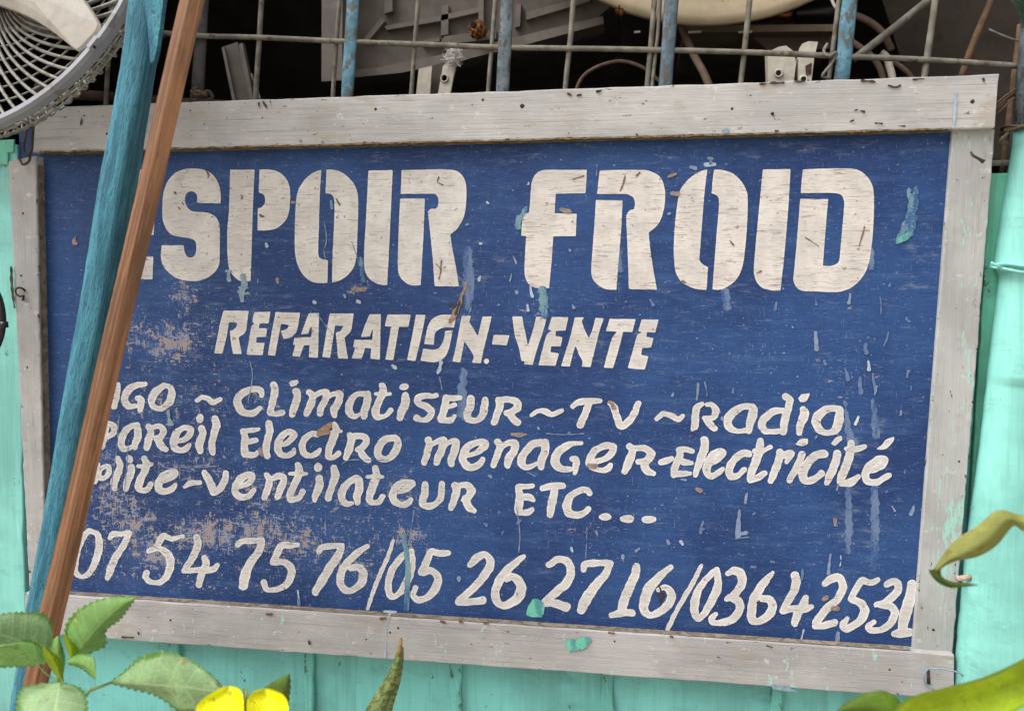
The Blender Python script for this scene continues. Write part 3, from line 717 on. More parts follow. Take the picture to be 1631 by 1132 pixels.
def S_(blk, *strokes, name='letter', extra=()): LET.append((M_L2, blk, name, [('s', q) for q in strokes] + [('p', q) for q in extra], .62, .9))
# line 1
P_('A', [(92, 72), (245, 74), (238, 248), (66, 248)], [(95, 290), (165, 290), (150, 460), (230, 460), (222, 592), (142, 592), (132, 765), (220, 765), (213, 943), (20, 943), (45, 600)])
P_('A', [(757, 340), (570, 334), (572, 285), (560, 258), (530, 243), (500, 250), (478, 272), (472, 310), (478, 345), (495, 378), (520, 398), (560, 408), (640, 414), (690, 430), (725, 460), (745, 505), (750, 560), (748, 800), (735, 850), (700, 895), (655, 930), (600, 950), (540, 957), (460, 950), (400, 930), (350, 895), (310, 850), (288, 800), (283, 740), (290, 675), (463, 675), (470, 730), (490, 768), (525, 772), (555, 750), (565, 700), (560, 650), (540, 628), (500, 615), (440, 605), (370, 590), (330, 550), (303, 490), (295, 430), (298, 300), (310, 230), (340, 160), (390, 105), (450, 75), (530, 64), (610, 70), (670, 95), (715, 140), (745, 200), (757, 270)])
P_('A', [(835, 73), (1027, 73), (1012, 400), (1003, 700), (995, 958), (920, 958), (880, 935), (840, 890), (820, 830), (812, 700), (812, 560), (825, 400)],
   [(1068, 73), (1150, 73), (1220, 92), (1275, 140), (1305, 210), (1310, 300), (1300, 410), (1270, 480), (1215, 530), (1150, 552), (1052, 555), (1055, 380), (1085, 372), (1108, 345), (1115, 310), (1105, 270), (1062, 252)])
P_('B', [(258, 76), (210, 90), (150, 130), (105, 185), (75, 240), (58, 330), (50, 500), (48, 680), (58, 780), (85, 860), (130, 925), (180, 960), (230, 972), (306, 972), (310, 795), (265, 785), (240, 770), (232, 735), (238, 560), (245, 300)],
   [(302, 73), (350, 73), (420, 95), (480, 140), (525, 200), (548, 270), (552, 400), (545, 600), (538, 760), (515, 850), (470, 910), (410, 950), (345, 970), (350, 760), (362, 500), (365, 380), (360, 300), (340, 268), (294, 258)])
P_('B', [(636, 80), (826, 76), (812, 400), (795, 760), (782, 990), (730, 985), (670, 960), (625, 915), (603, 850), (603, 700), (615, 500)])
P_('B', [(900, 78), (1180, 70), (1300, 75), (1350, 90), (1395, 140), (1412, 210), (1412, 330), (1395, 440), (1350, 530), (1285, 590), (1300, 690), (1330, 850), (1355, 1000), (1163, 998), (1150, 800), (1130, 590), (1110, 405), (1135, 385), (1170, 385), (1190, 360), (1192, 300), (1170, 265), (1100, 262), (893, 264)],
   [(888, 303), (1083, 303), (1072, 600), (1050, 990), (970, 990), (920, 960), (880, 910), (870, 830), (875, 600)])
P_('C', [(673, 75), (663, 258), (425, 262), (415, 420), (592, 424), (585, 600), (405, 600), (392, 800), (372, 1015), (270, 1012), (220, 990), (190, 945), (178, 880), (185, 700), (193, 598), (152, 598), (163, 420), (215, 418), (225, 300), (235, 180), (255, 125), (290, 90), (350, 75)], m=M_L1B)
P_('C', [(778, 78), (1120, 75), (1190, 90), (1250, 125), (1285, 190), (1297, 270), (1290, 370), (1265, 460), (1220, 530), (1165, 572), (1180, 720), (1205, 880), (1230, 1025), (1010, 1022), (1003, 800), (995, 600), (990, 440), (1015, 400), (1050, 390), (1060, 340), (1045, 290), (1000, 268), (940, 264), (757, 264)],
   [(748, 315), (957, 318), (945, 560), (925, 800), (908, 1027), (820, 1020), (760, 985), (722, 940), (710, 880), (720, 720), (735, 520)], m=M_L1B)
P_('D', [(232, 72), (180, 85), (120, 120), (69, 165), (19, 235), (-1, 320), (-21, 480), (-33, 680), (-29, 800), (-16, 890), (29, 965), (99, 1005), (159, 1022), (225, 1028), (238, 850), (195, 825), (170, 790), (175, 700), (190, 500), (210, 250)],
   [(288, 73), (340, 75), (420, 95), (480, 140), (525, 200), (552, 280), (550, 480), (535, 680), (515, 830), (480, 920), (420, 985), (340, 1025), (275, 1025), (290, 820), (310, 560), (325, 400), (325, 300), (305, 275), (268, 258), (278, 150)], m=M_L1B)
P_('D', [(677, 72), (895, 68), (880, 330), (850, 700), (815, 1035), (740, 1030), (670, 1010), (625, 960), (605, 890), (610, 780), (630, 560), (655, 300)], m=M_L1B)
P_('D', [(995, 72), (1120, 65), (1390, 65), (1460, 90), (1515, 140), (1550, 210), (1560, 320), (1552, 560), (1530, 760), (1500, 870), (1440, 960), (1360, 1020), (1260, 1045), (1100, 1040), (990, 1035), (945, 1005), (920, 950), (930, 840), (950, 620), (975, 305), (1195, 308), (1170, 600), (1152, 838), (1210, 840), (1260, 825), (1285, 795), (1300, 650), (1320, 420), (1325, 330), (1310, 280), (1270, 260), (1150, 255), (978, 258)], m=M_L1B)
# line 2
P_('F', [(220, 150), (458, 152), (447, 240), (435, 330), (415, 370), (360, 405), (372, 470), (392, 565), (310, 562), (298, 500), (285, 400), (280, 340), (320, 330), (345, 300), (350, 262), (270, 258), (245, 400), (205, 560), (130, 558), (165, 380), (190, 250)])
P_('F', [(520, 163), (668, 160), (650, 270), (562, 270), (555, 318), (637, 322), (625, 398), (535, 402), (530, 460), (610, 460), (592, 575), (440, 570), (465, 430), (490, 300), (525, 268), (497, 262), (508, 190)])
P_('F', [(720, 165), (952, 170), (940, 260), (920, 345), (890, 385), (850, 410), (795, 418), (770, 345), (830, 325), (850, 285), (770, 275), (740, 430), (712, 580), (645, 575), (680, 370), (705, 240)])
P_('F', [(1040, 175), (1135, 175), (1130, 400), (1125, 600), (1040, 595), (1048, 480), (990, 480), (950, 590), (880, 585), (910, 478), (890, 475), (900, 410), (1062, 405), (1070, 330), (1062, 290), (1030, 370), (965, 375), (1000, 280)])
P_('F', [(1243, 178), (1468, 178), (1455, 270), (1440, 345), (1380, 410), (1395, 500), (1415, 610), (1322, 605), (1312, 500), (1300, 360), (1345, 345), (1370, 295), (1290, 288), (1270, 420), (1242, 600), (1170, 592), (1205, 380), (1230, 240)])
P_('G', [(175, 185), (280, 185), (275, 400), (270, 618), (182, 610), (190, 510), (130, 505), (95, 612), (5, 605), (40, 500), (18, 498), (30, 430), (200, 432), (205, 360), (203, 315), (175, 395), (92, 400), (130, 290)])
P_('G', [(345, 188), (568, 188), (545, 302), (455, 302), (430, 450), (400, 622), (327, 618), (360, 440), (380, 315), (405, 303), (320, 298)])
P_('G', [(620, 190), (710, 190), (690, 300), (650, 480), (612, 632), (535, 622), (570, 460), (600, 310)])
P_('G', [(850, 195), (960, 190), (1000, 220), (985, 310), (890, 310), (830, 335), (800, 370), (790, 475), (700, 470), (715, 390), (740, 290), (780, 230)], [(900, 345), (970, 340), (955, 430), (930, 530), (890, 600), (820, 640), (740, 640), (665, 628), (690, 515), (770, 525), (830, 515), (870, 470), (895, 400)])
P_('G', [(1062, 200), (1145, 200), (1130, 260), (1175, 330), (1215, 400), (1262, 208), (1347, 205), (1315, 340), (1275, 500), (1242, 652), (1160, 648), (1175, 585), (1120, 490), (1085, 440), (1045, 645), (972, 638), (1005, 500), (1040, 310)])
P_('G', [(1370, 382), (1518, 388), (1490, 480), (1352, 472)], name='hyphen')
P_('G', [(1298 + 24 * math.cos(a), 635 + 24 * math.sin(a)) for a in np.linspace(0, 6.0, 12)], name='dot')
P_('H', [(97, 207), (190, 207), (200, 270), (225, 380), (245, 495), (290, 360), (330, 207), (428, 210), (390, 350), (340, 500), (290, 670), (212, 662), (215, 635), (185, 630), (160, 500), (125, 400)])
P_('H', [(478, 212), (635, 212), (607, 338), (515, 342), (508, 395), (578, 405), (562, 490), (470, 490), (462, 550), (545, 560), (510, 678), (350, 672), (390, 520), (430, 380), (480, 340), (440, 330)])
P_('H', [(700, 215), (782, 215), (765, 260), (800, 350), (832, 415), (870, 330), (898, 220), (975, 222), (930, 360), (890, 520), (848, 690), (765, 685), (775, 640), (740, 570), (705, 480), (680, 560), (648, 685), (568, 680), (605, 560), (650, 420)])
P_('H', [(1035, 230), (1282, 232), (1250, 352), (1160, 352), (1130, 480), (1065, 700), (978, 695), (1015, 560), (1060, 410), (1110, 350), (1000, 345)])
P_('H', [(1342, 235), (1503, 235), (1470, 358), (1388, 355), (1385, 405), (1455, 412), (1430, 502), (1345, 505), (1335, 575), (1405, 590), (1370, 715), (1208, 700), (1250, 560), (1300, 380), (1350, 355), (1310, 345)])
def ell(x, y, rx, ry, rot=0): return [(x + rx * math.cos(a) * math.cos(rot) - ry * math.sin(a) * math.sin(rot), y + rx * math.cos(a) * math.sin(rot) + ry * math.sin(a) * math.cos(rot)) for a in np.linspace(0, 2 * math.pi, 15)[:-1]]
# line 3
S_('J', [(188, 115, 44), (180, 190, 46), (160, 285, 46)])
S_('J', [(405, 110, 36), (340, 115, 40), (275, 155, 52), (245, 215, 54), (255, 265, 50), (290, 288, 40), (325, 283, 30)], [(345, 222, 34), (372, 226, 42), (372, 275, 48), (366, 312, 36)])
S_('J', [(555, 122, 35), (505, 155, 50), (465, 212, 54), (463, 268, 46), (505, 302, 36), (560, 290, 40), (603, 240, 54), (618, 172, 48), (598, 128, 38), (555, 118, 35)])
S_('J', [(818, 238, 24), (860, 215, 32), (905, 225, 36), (950, 252, 36), (1002, 230, 28)], name='tilde')
S_('K', [(285, 195, 30), (270, 155, 44), (215, 145, 42), (150, 170, 48), (100, 215, 58), (93, 265, 58), (120, 315, 52), (170, 342, 44), (230, 335, 42), (268, 300, 32)])
S_('K', [(378, 112, 44), (388, 165, 52), (370, 250, 54), (352, 335, 46)], [(352, 340, 40), (400, 345, 34), (448, 335, 40)])
S_('K', [(560, 168, 52), (568, 205, 54), (548, 280, 54), (528, 345, 44)], extra=[[(508, 102), (525, 85), (565, 78), (575, 95), (560, 118), (520, 125)]])
S_('K', [(665, 172, 44), (690, 205, 50), (672, 275, 54), (642, 345, 44)], [(690, 215, 28), (745, 178, 36), (797, 175, 44), (790, 235, 48), (755, 300, 50), (752, 345, 40)], [(800, 215, 28), (855, 188, 36), (905, 185, 48), (900, 240, 52), (862, 310, 52), (865, 355, 40)])
S_('K', [(1125, 187, 38), (1050, 190, 36), (998, 235, 50), (978, 290, 54), (990, 345, 46), (1030, 366, 32), (1075, 342, 24)], [(1130, 190, 46), (1127, 250, 54), (1105, 310, 52), (1098, 362, 42)])
S_('K', [(1245, 118, 44), (1252, 170, 56), (1218, 250, 52), (1190, 320, 54), (1205, 368, 40), (1270, 362, 28), (1310, 315, 36)], [(1190, 186, 18), (1250, 188, 26), (1306, 184, 18)])
S_('K', [(1430, 200, 54), (1430, 260, 60), (1397, 330, 56), (1385, 378, 42)], extra=[ell(1418, 128, 36, 22, -.15)])
S_('M', [(575, 45, 36), (540, 55, 34), (480, 50, 40), (428, 75, 50), (440, 112, 48), (500, 142, 50), (538, 180, 48), (510, 228, 42), (460, 242, 34), (415, 225, 46)])
S_('M', [(655, 65, 44), (640, 150, 52), (612, 235, 52)], [(650, 62, 38), (715, 72, 36), (762, 68, 32)], [(640, 138, 34), (690, 136, 32), (722, 122, 28)], [(615, 243, 42), (680, 246, 42), (718, 215, 28)])
S_('M', [(850, 72, 50), (848, 130, 60), (820, 200, 52), (842, 242, 44), (900, 245, 38), (945, 200, 50), (960, 130, 52), (965, 80, 44)])
S_('M', [(1070, 85, 46), (1083, 125, 52), (1060, 200, 54), (1038, 262, 44)], [(1080, 82, 40), (1150, 80, 42), (1212, 100, 54), (1222, 140, 54), (1180, 178, 44), (1130, 188, 34)], [(1165, 190, 48), (1190, 240, 52), (1228, 265, 40)])
S_('M', [(1334, 205, 22), (1390, 172, 32), (1450, 178, 38), (1500, 198, 34), (1578, 166, 26)], name='tilde')
S_('N', [(562, 135, 30), (605, 105, 42), (690, 92, 44), (778, 90, 32)], [(690, 115, 46), (665, 185, 54), (622, 280, 58)])
S_('N', [(862, 112, 38), (890, 140, 48), (910, 210, 50), (945, 288, 54), (1000, 260, 54), (1052, 190, 52), (1084, 110, 40)])
S_('N', [(1230, 235, 26), (1280, 197, 36), (1340, 207, 40), (1400, 235, 40), (1438, 208, 26)], name='tilde')
S_('P', [(440, 218, 34), (397, 250, 50), (387, 320, 54), (385, 385, 50), (362, 422, 22)], [(480, 222, 24), (520, 222, 34), (552, 270, 50), (530, 325, 38), (455, 325, 28)], [(470, 335, 42), (510, 382, 50), (543, 412, 40)])
S_('P', [(830, 234, 36), (750, 245, 46), (675, 295, 58), (645, 350, 60), (662, 408, 52), (720, 432, 34), (790, 425, 34)], [(845, 240, 54), (850, 285, 62), (830, 350, 60), (815, 430, 40)])
S_('P', [(1085, 265, 36), (1010, 275, 48), (942, 330, 60), (918, 380, 52), (942, 428, 42), (1000, 438, 34), (1050, 430, 40)], [(1105, 158, 44), (1140, 180, 52), (1132, 240, 54), (1105, 320, 56), (1087, 440, 50)])
S_('P', [(1250, 258, 50), (1258, 300, 62), (1227, 380, 58), (1215, 442, 44)], extra=[[(1215, 172), (1235, 140), (1295, 136), (1285, 165), (1260, 195), (1225, 198)]])
S_('P', [(1535, 255, 46), (1440, 255, 50), (1372, 305, 62), (1348, 360, 62), (1382, 425, 50), (1440, 445, 36), (1507, 418, 58), (1533, 340, 64), (1540, 260, 54)])
S_('Q', [(1086, 318, 13), (1062, 378, 15)], name='comma')
# line 4
S_('J', [(110, 418, 28), (155, 440, 42), (158, 490, 42), (110, 525, 36)], [(98, 430, 36), (88, 520, 38), (66, 610, 34)])
S_('J', [(340, 432, 30), (275, 455, 44), (230, 512, 52), (215, 570, 52), (227, 618, 46), (262, 622, 36), (310, 598, 24)], [(345, 438, 46), (348, 520, 52), (326, 585, 46), (325, 608, 34)])
S_('J', [(432, 445, 40), (452, 485, 48), (430, 560, 52), (420, 615, 40)], [(450, 458, 34), (520, 442, 38), (552, 478, 44), (530, 525, 46), (495, 545, 40)], [(500, 540, 48), (535, 598, 50), (572, 628, 38)])
S_('J', [(650, 568, 28), (725, 545, 36), (768, 495, 44), (768, 465, 38), (710, 458, 40), (655, 502, 52), (635, 560, 56), (642, 612, 52), (690, 636, 42), (738, 618, 42), (758, 592, 28)])
S_('J', [(858, 462, 48), (865, 505, 54), (840, 580, 56), (845, 640, 44)], extra=[ell(843, 380, 27, 30)])
S_('J', [(962, 382, 46), (975, 435, 54), (950, 520, 52), (938, 590, 52), (943, 650, 42)])
S_('K', [(140, 485, 44), (153, 535, 50), (145, 600, 54), (150, 658, 50)], [(132, 477, 30), (200, 477, 32), (258, 468, 24)], [(160, 572, 38), (242, 555, 32)], [(150, 668, 44), (228, 670, 38), (252, 645, 24)])
S_('K', [(340, 422, 46), (350, 485, 54), (330, 560, 52), (320, 630, 52), (330, 678, 42)])
S_('K', [(415, 602, 26), (490, 572, 34), (542, 522, 42), (533, 494, 38), (480, 495, 42), (428, 548, 52), (413, 610, 54), (432, 660, 48), (482, 677, 38), (533, 655, 40), (543, 628, 26)])
S_('K', [(730, 510, 36), (682, 505, 38), (625, 550, 48), (608, 612, 52), (628, 660, 48), (680, 678, 38), (733, 652, 38), (748, 628, 24)])
S_('K', [(862, 425, 38), (875, 475, 52), (855, 540, 52), (825, 620, 54), (812, 682, 42)], [(812, 692, 30), (860, 690, 34), (897, 658, 38)], [(835, 490, 22), (915, 485, 18)])
S_('K', [(985, 515, 44), (998, 555, 50), (975, 640, 54), (957, 692, 40)], [(1000, 525, 38), (1078, 520, 46), (1120, 557, 50), (1090, 608, 46), (1050, 630, 36)], [(1065, 630, 44), (1100, 690, 50), (1138, 712, 32)])
S_('K', [(1340, 535, 44), (1272, 545, 48), (1224, 602, 56), (1208, 660, 56), (1242, 702, 44), (1300, 695, 44), (1353, 638, 56), (1368, 565, 50), (1345, 535, 44)])
S_('M', [(508, 400, 46), (520, 435, 48), (500, 510, 50), (478, 585, 42)], [(530, 445, 28), (588, 410, 36), (635, 410, 48), (622, 470, 52), (590, 540, 54), (577, 585, 40)], [(640, 445, 28), (700, 412, 38), (733, 425, 50), (720, 490, 54), (692, 560, 54), (695, 590, 42)])
S_('M', [(795, 530, 28), (880, 510, 34), (955, 458, 50), (965, 425, 42), (900, 420, 42), (825, 460, 54), (788, 520, 56), (795, 580, 52), (842, 622, 50), (908, 602, 46), (943, 562, 40)])
S_('M', [(1065, 420, 46), (1083, 455, 50), (1055, 540, 48), (1032, 600, 40)], [(1090, 460, 30), (1150, 425, 38), (1200, 430, 52), (1192, 490, 54), (1150, 560, 56), (1145, 610, 40)])
S_('M', [(1412, 420, 46), (1335, 443, 50), (1275, 512, 58), (1253, 570, 58), (1282, 618, 44), (1340, 608, 34), (1375, 588, 24)], [(1442, 425, 54), (1443, 490, 60), (1410, 570, 58), (1410, 618, 42)])
S_('N', [(630, 426, 20), (560, 432, 34), (485, 465, 56), (425, 532, 62), (425, 590, 62), (472, 632, 48), (545, 637, 34)], [(558, 553, 34), (588, 562, 48), (585, 620, 46), (577, 665, 28)])
S_('N', [(700, 585, 34), (800, 560, 38), (868, 512, 52), (882, 455, 48), (810, 450, 46), (735, 492, 52), (700, 550, 56), (695, 600, 46), (742, 632, 38), (800, 645, 34), (848, 628, 46), (863, 602, 34)])
S_('N', [(1012, 452, 46), (1038, 485, 54), (1010, 570, 58), (977, 650, 46)], [(1045, 468, 42), (1130, 468, 46), (1188, 512, 62), (1150, 568, 52), (1085, 578, 36)], [(1125, 585, 50), (1150, 640, 54), (1203, 672, 32)])
S_('N', [(1268, 578, 44), (1310, 568, 46), (1350, 548, 28)], name='hyphen')
S_('P', [(265, 582, 44), (260, 640, 52), (227, 715, 52), (218, 775, 48)], [(255, 578, 34), (320, 578, 38), (362, 592, 32)], [(245, 662, 38), (310, 680, 42), (358, 686, 26)], [(220, 772, 46), (290, 770, 42), (346, 770, 26)])
S_('P', [(460, 500, 56), (460, 560, 62), (430, 660, 56), (402, 735, 46), (387, 785, 30)])
S_('P', [(485, 700, 34), (560, 660, 44), (610, 605, 42), (588, 590, 38), (532, 615, 46), (492, 680, 58), (477, 750, 52), (512, 790, 46), (560, 768, 46), (608, 732, 28)])
S_('P', [(818, 612, 44), (760, 612, 52), (694, 662, 54), (658, 730, 58), (668, 792, 54), (720, 788, 42), (775, 740, 40)])
S_('P', [(905, 512, 52), (900, 580, 62), (870, 670, 56), (835, 760, 56), (825, 820, 46)], [(832, 820, 40), (890, 800, 46), (938, 768, 42)], [(860, 592, 34), (920, 590, 36), (986, 558, 26)])
S_('P', [(1060, 598, 50), (1055, 660, 56), (1022, 750, 52), (988, 825, 42)], [(1060, 625, 50), (1110, 620, 52), (1150, 612, 50), (1115, 678, 26)])
S_('P', [(1240, 615, 46), (1210, 690, 54), (1167, 770, 54), (1140, 822, 38)], extra=[[(1195, 535), (1225, 500), (1280, 495), (1282, 530), (1240, 547)]])
S_('P', [(1418, 612, 54), (1350, 625, 54), (1284, 682, 62), (1244, 770, 66), (1267, 826, 54), (1330, 818, 46), (1393, 768, 46)])
S_('P', [(1520, 610, 52), (1500, 690, 60), (1462, 780, 56), (1437, 842, 38)], extra=[[(1474, 530), (1505, 490), (1550, 475), (1555, 502), (1500, 542)]])
S_('Q', [(1030, 530, 52), (1025, 590, 62), (995, 690, 60), (955, 790, 62), (945, 842, 48)], [(955, 848, 42), (1030, 838, 52), (1083, 797, 36)], [(990, 572, 26), (1060, 577, 42), (1136, 557, 34)])
S_('Q', [(1155, 745, 38), (1230, 730, 48), (1286, 692, 52), (1295, 652, 40), (1242, 660, 52), (1164, 722, 58), (1144, 790, 58), (1172, 836, 52), (1240, 836, 42), (1308, 794, 42), (1336, 780, 28)], extra=[[(1235, 576), (1280, 538), (1310, 503), (1370, 480), (1362, 512), (1325, 555), (1280, 574)]])
# line 5
S_('J', [(88, 758, 34), (50, 790, 34), (38, 845, 38), (80, 855, 34), (113, 820, 36), (118, 775, 34), (92, 758, 32)], [(34, 745, 24), (20, 820, 30), (8, 885, 36)])
S_('J', [(188, 700, 44), (205, 755, 50), (180, 840, 52), (160, 890, 52), (163, 935, 40)])
S_('J', [(295, 768, 46), (290, 820, 54), (260, 900, 52), (255, 942, 38)], extra=[ell(283, 705, 23, 32, -.3)])
S_('J', [(400, 700, 42), (415, 755, 54), (387, 830, 54), (355, 910, 54), (367, 950, 40), (420, 946, 38), (450, 908, 38)], [(350, 760, 22), (405, 760, 28), (460, 747, 20)])
S_('J', [(520, 882, 28), (600, 860, 38), (650, 815, 40), (628, 804, 36), (565, 828, 48), (518, 885, 52), (513, 940, 48), (560, 962, 40), (618, 943, 42), (643, 912, 28)])
S_('J', [(718, 925, 22), (770, 897, 40), (842, 890, 28)], name='hyphen')
S_('J', [(878, 812, 42), (905, 855, 50), (935, 920, 52), (955, 968, 46), (1010, 928, 48), (1043, 860, 50), (1050, 818, 38)])
S_('J', [(1125, 930, 28), (1220, 900, 38), (1262, 852, 42), (1250, 826, 40), (1190, 845, 52), (1135, 902, 56), (1123, 960, 54), (1162, 1005, 48), (1230, 1000, 42), (1272, 952, 36)])
S_('K', [(325, 832, 40), (348, 875, 50), (330, 950, 50), (307, 1008, 40)], [(360, 870, 34), (420, 836, 46), (462, 862, 48), (440, 930, 50), (412, 1004, 42)])
S_('K', [(570, 752, 40), (583, 805, 54), (555, 890, 52), (517, 970, 54), (517, 1025, 42), (580, 1012, 38), (613, 962, 40)], [(510, 820, 18), (575, 820, 32), (645, 820, 18)])
S_('K', [(745, 858, 50), (745, 920, 56), (715, 990, 50), (705, 1032, 32)], extra=[ell(735, 770, 28, 34)])
S_('K', [(858, 775, 50), (870, 840, 56), (845, 920, 50), (815, 1012, 46)])
S_('K', [(1040, 855, 42), (972, 895, 48), (928, 960, 58), (924, 1018, 52), (962, 1060, 42), (1000, 1055, 28)], [(1060, 868, 52), (1063, 930, 56), (1045, 1000, 52), (1050, 1052, 38)])
S_('K', [(1187, 778, 42), (1200, 835, 54), (1170, 920, 54), (1145, 1000, 56), (1157, 1050, 40), (1220, 1042, 38), (1248, 1002, 36)], [(1125, 845, 18), (1190, 842, 32), (1250, 845, 18)])
S_('K', [(1335, 967, 34), (1430, 945, 42), (1486, 898, 42), (1455, 888, 42), (1382, 905, 52), (1335, 970, 58), (1338, 1030, 50), (1390, 1066, 40), (1450, 1056, 40), (1473, 1026, 32)])
S_('M', [(485, 752, 46), (482, 820, 54), (467, 900, 54), (502, 930, 46), (570, 912, 42), (613, 850, 50), (618, 755, 40)])
S_('M', [(722, 762, 46), (738, 805, 54), (715, 880, 54), (692, 942, 42)], [(745, 768, 40), (810, 760, 44), (855, 802, 56), (830, 858, 48), (785, 880, 28)], [(805, 870, 50), (830, 930, 54), (877, 968, 34)])
S_('N', [(130, 782, 44), (140, 850, 54), (130, 930, 58), (125, 970, 46)], [(125, 778, 38), (190, 772, 38), (240, 767, 30)], [(140, 862, 46), (208, 858, 48), (250, 880, 26)], [(130, 980, 42), (200, 976, 44), (237, 958, 34)])
S_('N', [(318, 785, 36), (400, 770, 48), (482, 766, 44)], [(420, 795, 52), (400, 880, 58), (380, 995, 46)])
S_('N', [(693, 827, 38), (676, 800, 40), (612, 806, 46), (545, 852, 56), (514, 920, 60), (532, 982, 56), (590, 1000, 46), (658, 982, 42), (688, 948, 36)])
for q in ((820, 1015, 50, 24, -.05), (995, 1030, 52, 28, .02), (1168, 1035, 55, 27, .02)): S_('N', [(q[0] - 5, q[1], 10), (q[0] + 5, q[1], 10)], extra=[ell(*q)], name='dot')
# line 6
S_('R', [(258, 128, 34), (215, 170, 44), (182, 270, 28), (157, 400, 26), (162, 468, 34), (210, 490, 30), (270, 450, 38), (322, 330, 50), (342, 220, 50), (320, 148, 40), (262, 126, 34)], name='numeral')
S_('R', [(425, 182, 26), (450, 152, 42), (520, 148, 34), (580, 140, 34)], [(580, 145, 42), (543, 225, 46), (470, 340, 50), (430, 430, 52), (406, 502, 36)], name='numeral')
S_('R', [(1003, 167, 26), (920, 187, 32), (852, 168, 42), (812, 222, 44), (788, 268, 34)], [(732, 285, 34), (815, 268, 38), (887, 312, 54), (907, 380, 54), (888, 470, 50), (840, 525, 42), (762, 535, 34), (712, 498, 42), (716, 458, 44)], name='numeral')
S_('R', [(1115, 172, 48), (1125, 235, 54), (1090, 330, 54), (1032, 420, 38), (1008, 440, 26)], [(1012, 442, 34), (1100, 437, 40), (1200, 440, 44), (1258, 428, 40), (1280, 398, 34)], [(1180, 338, 42), (1190, 395, 54), (1152, 480, 54), (1136, 552, 46)], name='numeral')
S_('S', [(143, 238, 32), (180, 208, 44), (260, 205, 42), (335, 200, 40)], [(335, 208, 46), (310, 290, 54), (232, 400, 64), (203, 480, 68), (187, 565, 58)], name='numeral')
S_('S', [(620, 235, 28), (560, 238, 44), (490, 245, 48), (455, 310, 48), (418, 378, 34)], [(430, 372, 46), (520, 378, 48), (572, 430, 60), (558, 510, 54), (510, 566, 46), (430, 596, 32), (372, 586, 38), (352, 535, 42)], name='numeral')
S_('S', [(793, 292, 34), (812, 258, 48), (880, 247, 42), (975, 242, 38)], [(970, 250, 46), (943, 320, 56), (870, 430, 60), (810, 530, 62), (762, 612, 48)], name='numeral')
S_('S', [(1178, 248, 26), (1110, 292, 44), (1022, 370, 54), (968, 460, 58), (963, 540, 58), (1003, 598, 48), (1060, 596, 44), (1127, 538, 58), (1142, 460, 58), (1100, 412, 48), (1042, 422, 38)], name='numeral')
S_('S', [(1383, 205, 20), (1330, 350, 26), (1240, 560, 28), (1180, 745, 20)], name='slash')
S_('S', [(1528, 285, 34), (1450, 332, 42), (1372, 440, 48), (1342, 550, 48), (1357, 638, 44), (1400, 646, 34), (1458, 588, 48), (1513, 480, 54), (1534, 370, 42), (1530, 290, 36)], name='numeral')
S_('T', [(572, 302, 40), (500, 302, 50), (432, 294, 44), (397, 370, 52), (353, 456, 40)], [(375, 458, 48), (440, 442, 48), (488, 500, 58), (463, 590, 58), (400, 656, 52), (332, 676, 46), (288, 638, 42), (310, 578, 34)], name='numeral')
S_('T', [(748, 393, 42), (800, 338, 56), (868, 314, 46), (906, 380, 58), (866, 470, 62), (770, 580, 58), (682, 658, 50), (645, 692, 38)], [(655, 692, 46), (750, 690, 54), (845, 677, 54)], name='numeral')
S_('T', [(1173, 328, 32), (1090, 392, 54), (1002, 480, 58), (953, 580, 60), (948, 660, 58), (992, 716, 52), (1060, 706, 56), (1137, 638, 72), (1148, 552, 68), (1090, 492, 52), (1035, 506, 42)], name='numeral')
S_('U', [(73, 295, 44), (140, 253, 52), (208, 263, 52), (247, 330, 62), (218, 430, 62), (120, 520, 60), (42, 588, 50)], [(35, 602, 50), (110, 600, 62), (205, 630, 68)], name='numeral')
S_('U', [(348, 330, 42), (367, 288, 52), (450, 282, 48), (565, 280, 40)], [(560, 290, 46), (520, 370, 58), (420, 490, 72), (357, 590, 76), (330, 655, 64)], name='numeral')
S_('U', [(770, 308, 50), (760, 370, 62), (710, 480, 64), (665, 600, 66), (655, 665, 56)], [(572, 697, 38), (660, 677, 50), (735, 677, 48)], name='numeral')
S_('U', [(1043, 312, 34), (960, 382, 60), (872, 480, 72), (832, 590, 72), (832, 658, 66), (880, 696, 48), (960, 666, 56), (1028, 600, 62), (1047, 530, 58), (1000, 477, 44), (945, 492, 28)], name='numeral')
S_('U', [(1288, 298, 24), (1200, 470, 32), (1110, 620, 32), (1017, 805, 28)], name='slash')
S_('U', [(1408, 335, 42), (1330, 402, 44), (1262, 500, 56), (1232, 600, 62), (1238, 696, 56), (1280, 716, 42), (1348, 620, 58), (1407, 500, 60), (1418, 420, 52), (1410, 340, 44)], name='numeral')
S_('V', [(48, 315, 34), (90, 292, 48), (148, 312, 62), (158, 390, 58), (110, 470, 54), (42, 515, 36)], [(60, 502, 48), (138, 542, 62), (128, 630, 62), (60, 690, 56), (-10, 706, 42), (-60, 706, 40), (-84, 680, 46), (-53, 640, 36)], name='numeral')
S_('V', [(403, 308, 24), (340, 382, 52), (262, 500, 62), (237, 600, 66), (242, 678, 60), (290, 696, 48), (368, 648, 66), (403, 580, 62), (378, 522, 56), (320, 512, 46)], name='numeral')
S_('V', [(580, 328, 56), (590, 390, 62), (560, 480, 58), (510, 560, 48), (485, 608, 36)], [(482, 612, 42), (570, 592, 48), (650, 600, 48), (713, 580, 34)], [(667, 508, 42), (650, 560, 56), (600, 640, 66), (578, 712, 48)], name='numeral')
S_('V', [(822, 393, 42), (880, 352, 54), (942, 352, 54), (962, 430, 62), (918, 520, 58), (830, 600, 54), (752, 700, 56)], [(742, 738, 40), (820, 728, 48), (895, 705, 46)], name='numeral')
